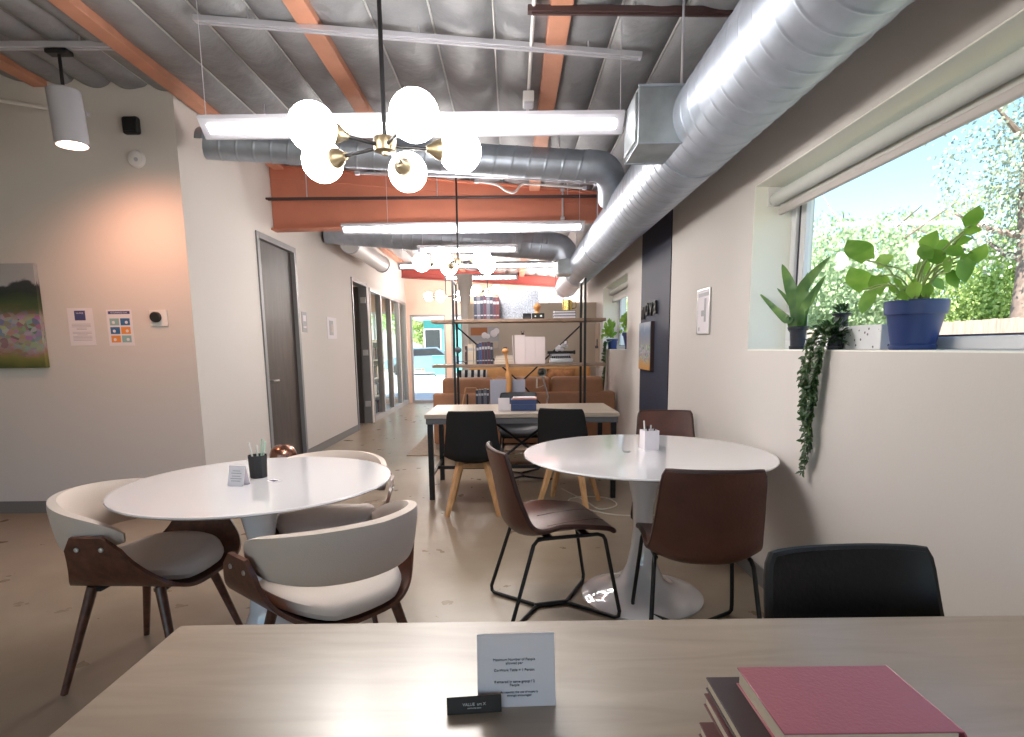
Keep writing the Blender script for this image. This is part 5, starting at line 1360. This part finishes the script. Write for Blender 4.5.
tree('tall feathery pine with a thick trunk at the near side of the window', 11.3, 13.0, 9.4, 1.9,1.9,3.6, 'tree_c', 4, 8000, 0.10, 5.8, .30)
tree('shadowy green tree behind the fence at the near end of the window', 16.0, 9.0, 5.0, 3.6,3.6,2.6, 'tree_b', 5, 18900, 0.149, 2.6)
tree('wide green tree filling the far small window', 9.5, 34.0, 7.5, 4.5,5.5,3.8, 'tree_a', 6, 21000, 0.198, 3.8)
tree('green tree behind the turquoise house beyond the glass door', -6.2, 41.0, 6.8, 3.6,2.5,2.6, 'tree_a', 7, 16800, 0.186, 4.4)
t = thing('plank_fence', 'weathered wooden plank fence across the yard outside the long window', 'fence', (9.0,14.0,-.2))
b = nb(); r = random.Random(5)
for i in range(150):
    y = -11+i*.15; dx = 0; hh = 1.93+r.uniform(-.01,.01)
    box(b, -.011,.011,y+.004,y+.144,0,hh)
obj('plank_panel', b, M['fence'], t)
for z in (.35, 1.5): b = nb(); box(b, .012,.05,-11,11.4,z,z+.09); obj('rail', b, M['fence'], t)
# turquoise house beyond the glass door
hx0, hx1 = atY(424,340,33).x, atY(470,340,33).x
t = thing('turquoise_house', 'turquoise house with a dark window and pale roof beyond the glass door', 'house', ((hx0+hx1)/2,34.5,-.2)); w = (hx1-hx0)/2
b = nb(); box(b, -w,w,-1.5,2.5,0,3.15); obj('siding', b, M['turquoise'], t)
b = nb()
A = [b.verts.new(p) for p in ((-w-.5,-2.0,3.1),(w+.5,-2.0,3.1),(w+.5,.5,4.5),(-w-.5,.5,4.5),(-w-.5,3,3.1),(w+.5,3,3.1))]
b.faces.new((A[0],A[1],A[2],A[3])); b.faces.new((A[3],A[2],A[5],A[4])); b.faces.new((A[0],A[3],A[4])); b.faces.new((A[1],A[5],A[2])); b.faces.new((A[0],A[4],A[5],A[1])); obj('roof', b, M['roof_white'], t)
wx = atY(433,345,33).x-(hx0+hx1)/2
b = nb(); box(b, wx-.5,wx+.5,-1.56,-1.5,1.15,2.65); fr = obj('window', b, M['frame_white'], t); b = nb(); box(b, wx-.42,wx+.42,-1.58,-1.561,1.23,2.57); obj('pane', b, M['dark_glass'], fr)
t = thing('wheelie_bin', 'teal wheelie bin on the sunlit paving outside', 'bin', (atY(441,375,28).x,28.0,-.02))
b = nb(); A = []
for z, s in ((.08,.26),(.95,.34)): A.append([b.verts.new((sx_*s, sy*s, z)) for sx_, sy in ((-1,-1),(1,-1),(1,1),(-1,1))])
b.faces.new(A[0][::-1]); b.faces.new(A[1])
for i in range(4): b.faces.new((A[0][i],A[0][(i+1)%4],A[1][(i+1)%4],A[1][i]))
M['teal_plastic'] = mat('teal_plastic', (.10,.30,.28), .5)
obj('body', b, M['teal_plastic'], t); b = nb(); box(b, -.37,.37,-.38,.37,.951,1.02,.02); obj('lid', b, M['teal_plastic'], t)
for s in (-1,1): b = nb(); tube(b, [(s*.27,.26,.1),(s*.33,.26,.1)], .1, 16); obj('wheel', b, M['blackmatte'], t)
# parked car (simple hatchback body) beyond the paving
M['car_paint'] = mat('blue_grey_car_paint', (.22,.32,.40), .25, .4)
t = thing('parked_car', 'blue-grey car parked outside in front of the turquoise house', 'car', (atY(424,372,30).x,30.0,-.02), R(8))
prof = [(-1.9,.35),(-1.95,.7),(-1.7,.88),(-1.0,.95),(-.5,1.38),(.7,1.42),(1.35,1.0),(1.85,.92),(1.95,.6),(1.9,.35)]
b = nb(); A = [b.verts.new((x,-.8,z)) for x, z in prof]; B = [b.verts.new((x,.8,z)) for x, z in prof]
b.faces.new(A); b.faces.new(B[::-1])
for i in range(len(prof)): j = (i+1) % len(prof); b.faces.new((A[i],A[j],B[j],B[i]))
obj('body', b, M['car_paint'], t)
b = nb(); A = [b.verts.new((x,-.805,z)) for x, z in ((-.85,.97),(-.45,1.32),(.65,1.35),(1.1,1.02))]; b.faces.new(A); obj('side_window', b, M['dark_glass'], t)
for x in (-1.2,1.25):
    for y in (-.75,.75): b = nb(); tube(b, [(x,y-.1,.32),(x,y+.1,.32)], .32, 24); obj('wheel', b, M['blackmatte'], t)

# ------------------------------------------------------------------ lights, world, camera
def lamp(name, kind, loc, energy, col=(1,1,1), **kw):
    l = bpy.data.lights.new(name, kind); l.energy = energy; l.color = col
    for k, v in kw.items(): setattr(l, k, v)
    o = bpy.data.objects.new(name, l); C.objects.link(o); o.location = loc; return o
s = lamp('sun', 'SUN', (0,0,20), 5.6, (1,.95,.86), angle=R(.6)); s.rotation_euler = (R(38), R(-30), 0)
sl = lamp('spot_lamp', 'SPOT', (-2.785,3.9,2.60), 20, (1,.47,.30), spot_size=R(150), spot_blend=1.0, shadow_soft_size=.06)
sl.rotation_euler = (Vector((-2.62,4.62,1.2))-Vector((-2.785,3.9,2.60))).to_track_quat('-Z','Y').to_euler()
w = bpy.data.worlds.new('world'); bpy.context.scene.world = w; w.use_nodes = True; nt = w.node_tree
bg = nt.nodes['Background']; sky = N(nt, 'ShaderNodeTexSky'); sky.sky_type = 'NISHITA'; sky.sun_disc = False; sky.sun_elevation = R(50); sky.sun_rotation = R(220); sky.air_density = 1.0; sky.dust_density = .6
tint = N(nt, 'ShaderNodeMix', data_type='RGBA', blend_type='MULTIPLY'); tint.inputs[0].default_value = 1; tint.inputs[7].default_value = (.80,.95,1.0,1)
nt.links.new(sky.outputs[0], tint.inputs[6]); nt.links.new(tint.outputs[2], bg.inputs[0]); bg.inputs[1].default_value = .14

cam = bpy.data.cameras.new('camera'); co = bpy.data.objects.new('camera', cam); C.objects.link(co)
cam.sensor_width = 36; cam.lens = F/1024*36; cam.clip_end = 400; cam.clip_start = .02
cam.shift_y = (CY-368.5)/1024.
co.location = (0,0,H)
# upright basis pitched down, then rolled
fwd = Vector((0,math.cos(PT),-math.sin(PT))); up0 = Vector((0,math.sin(PT),math.cos(PT))); rt0 = Vector((1,0,0))
c_, s_ = math.cos(RL), math.sin(RL)
rt = rt0*c_+up0*(-s_)*-1*-1 if False else rt0*c_-up0*s_; upv = up0*c_+rt0*s_
co.matrix_world = Matrix(((rt.x,upv.x,-fwd.x,0),(rt.y,upv.y,-fwd.y,0),(rt.z,upv.z,-fwd.z,H),(0,0,0,1)))
sc = bpy.context.scene; sc.camera = co
sc.view_settings.view_transform = 'Standard'; sc.view_settings.look = 'None'; sc.view_settings.exposure = 1.48; sc.view_settings.gamma = 1; sc.view_settings.use_curve_mapping = False
sc.cycles.use_denoising = True; sc.cycles.max_bounces = 10; sc.cycles.diffuse_bounces = 6; sc.cycles.transparent_max_bounces = 16; sc.cycles.sample_clamp_indirect = 6
sc.cycles.use_light_tree = True; sc.cycles.caustics_reflective = False; sc.cycles.caustics_refractive = False
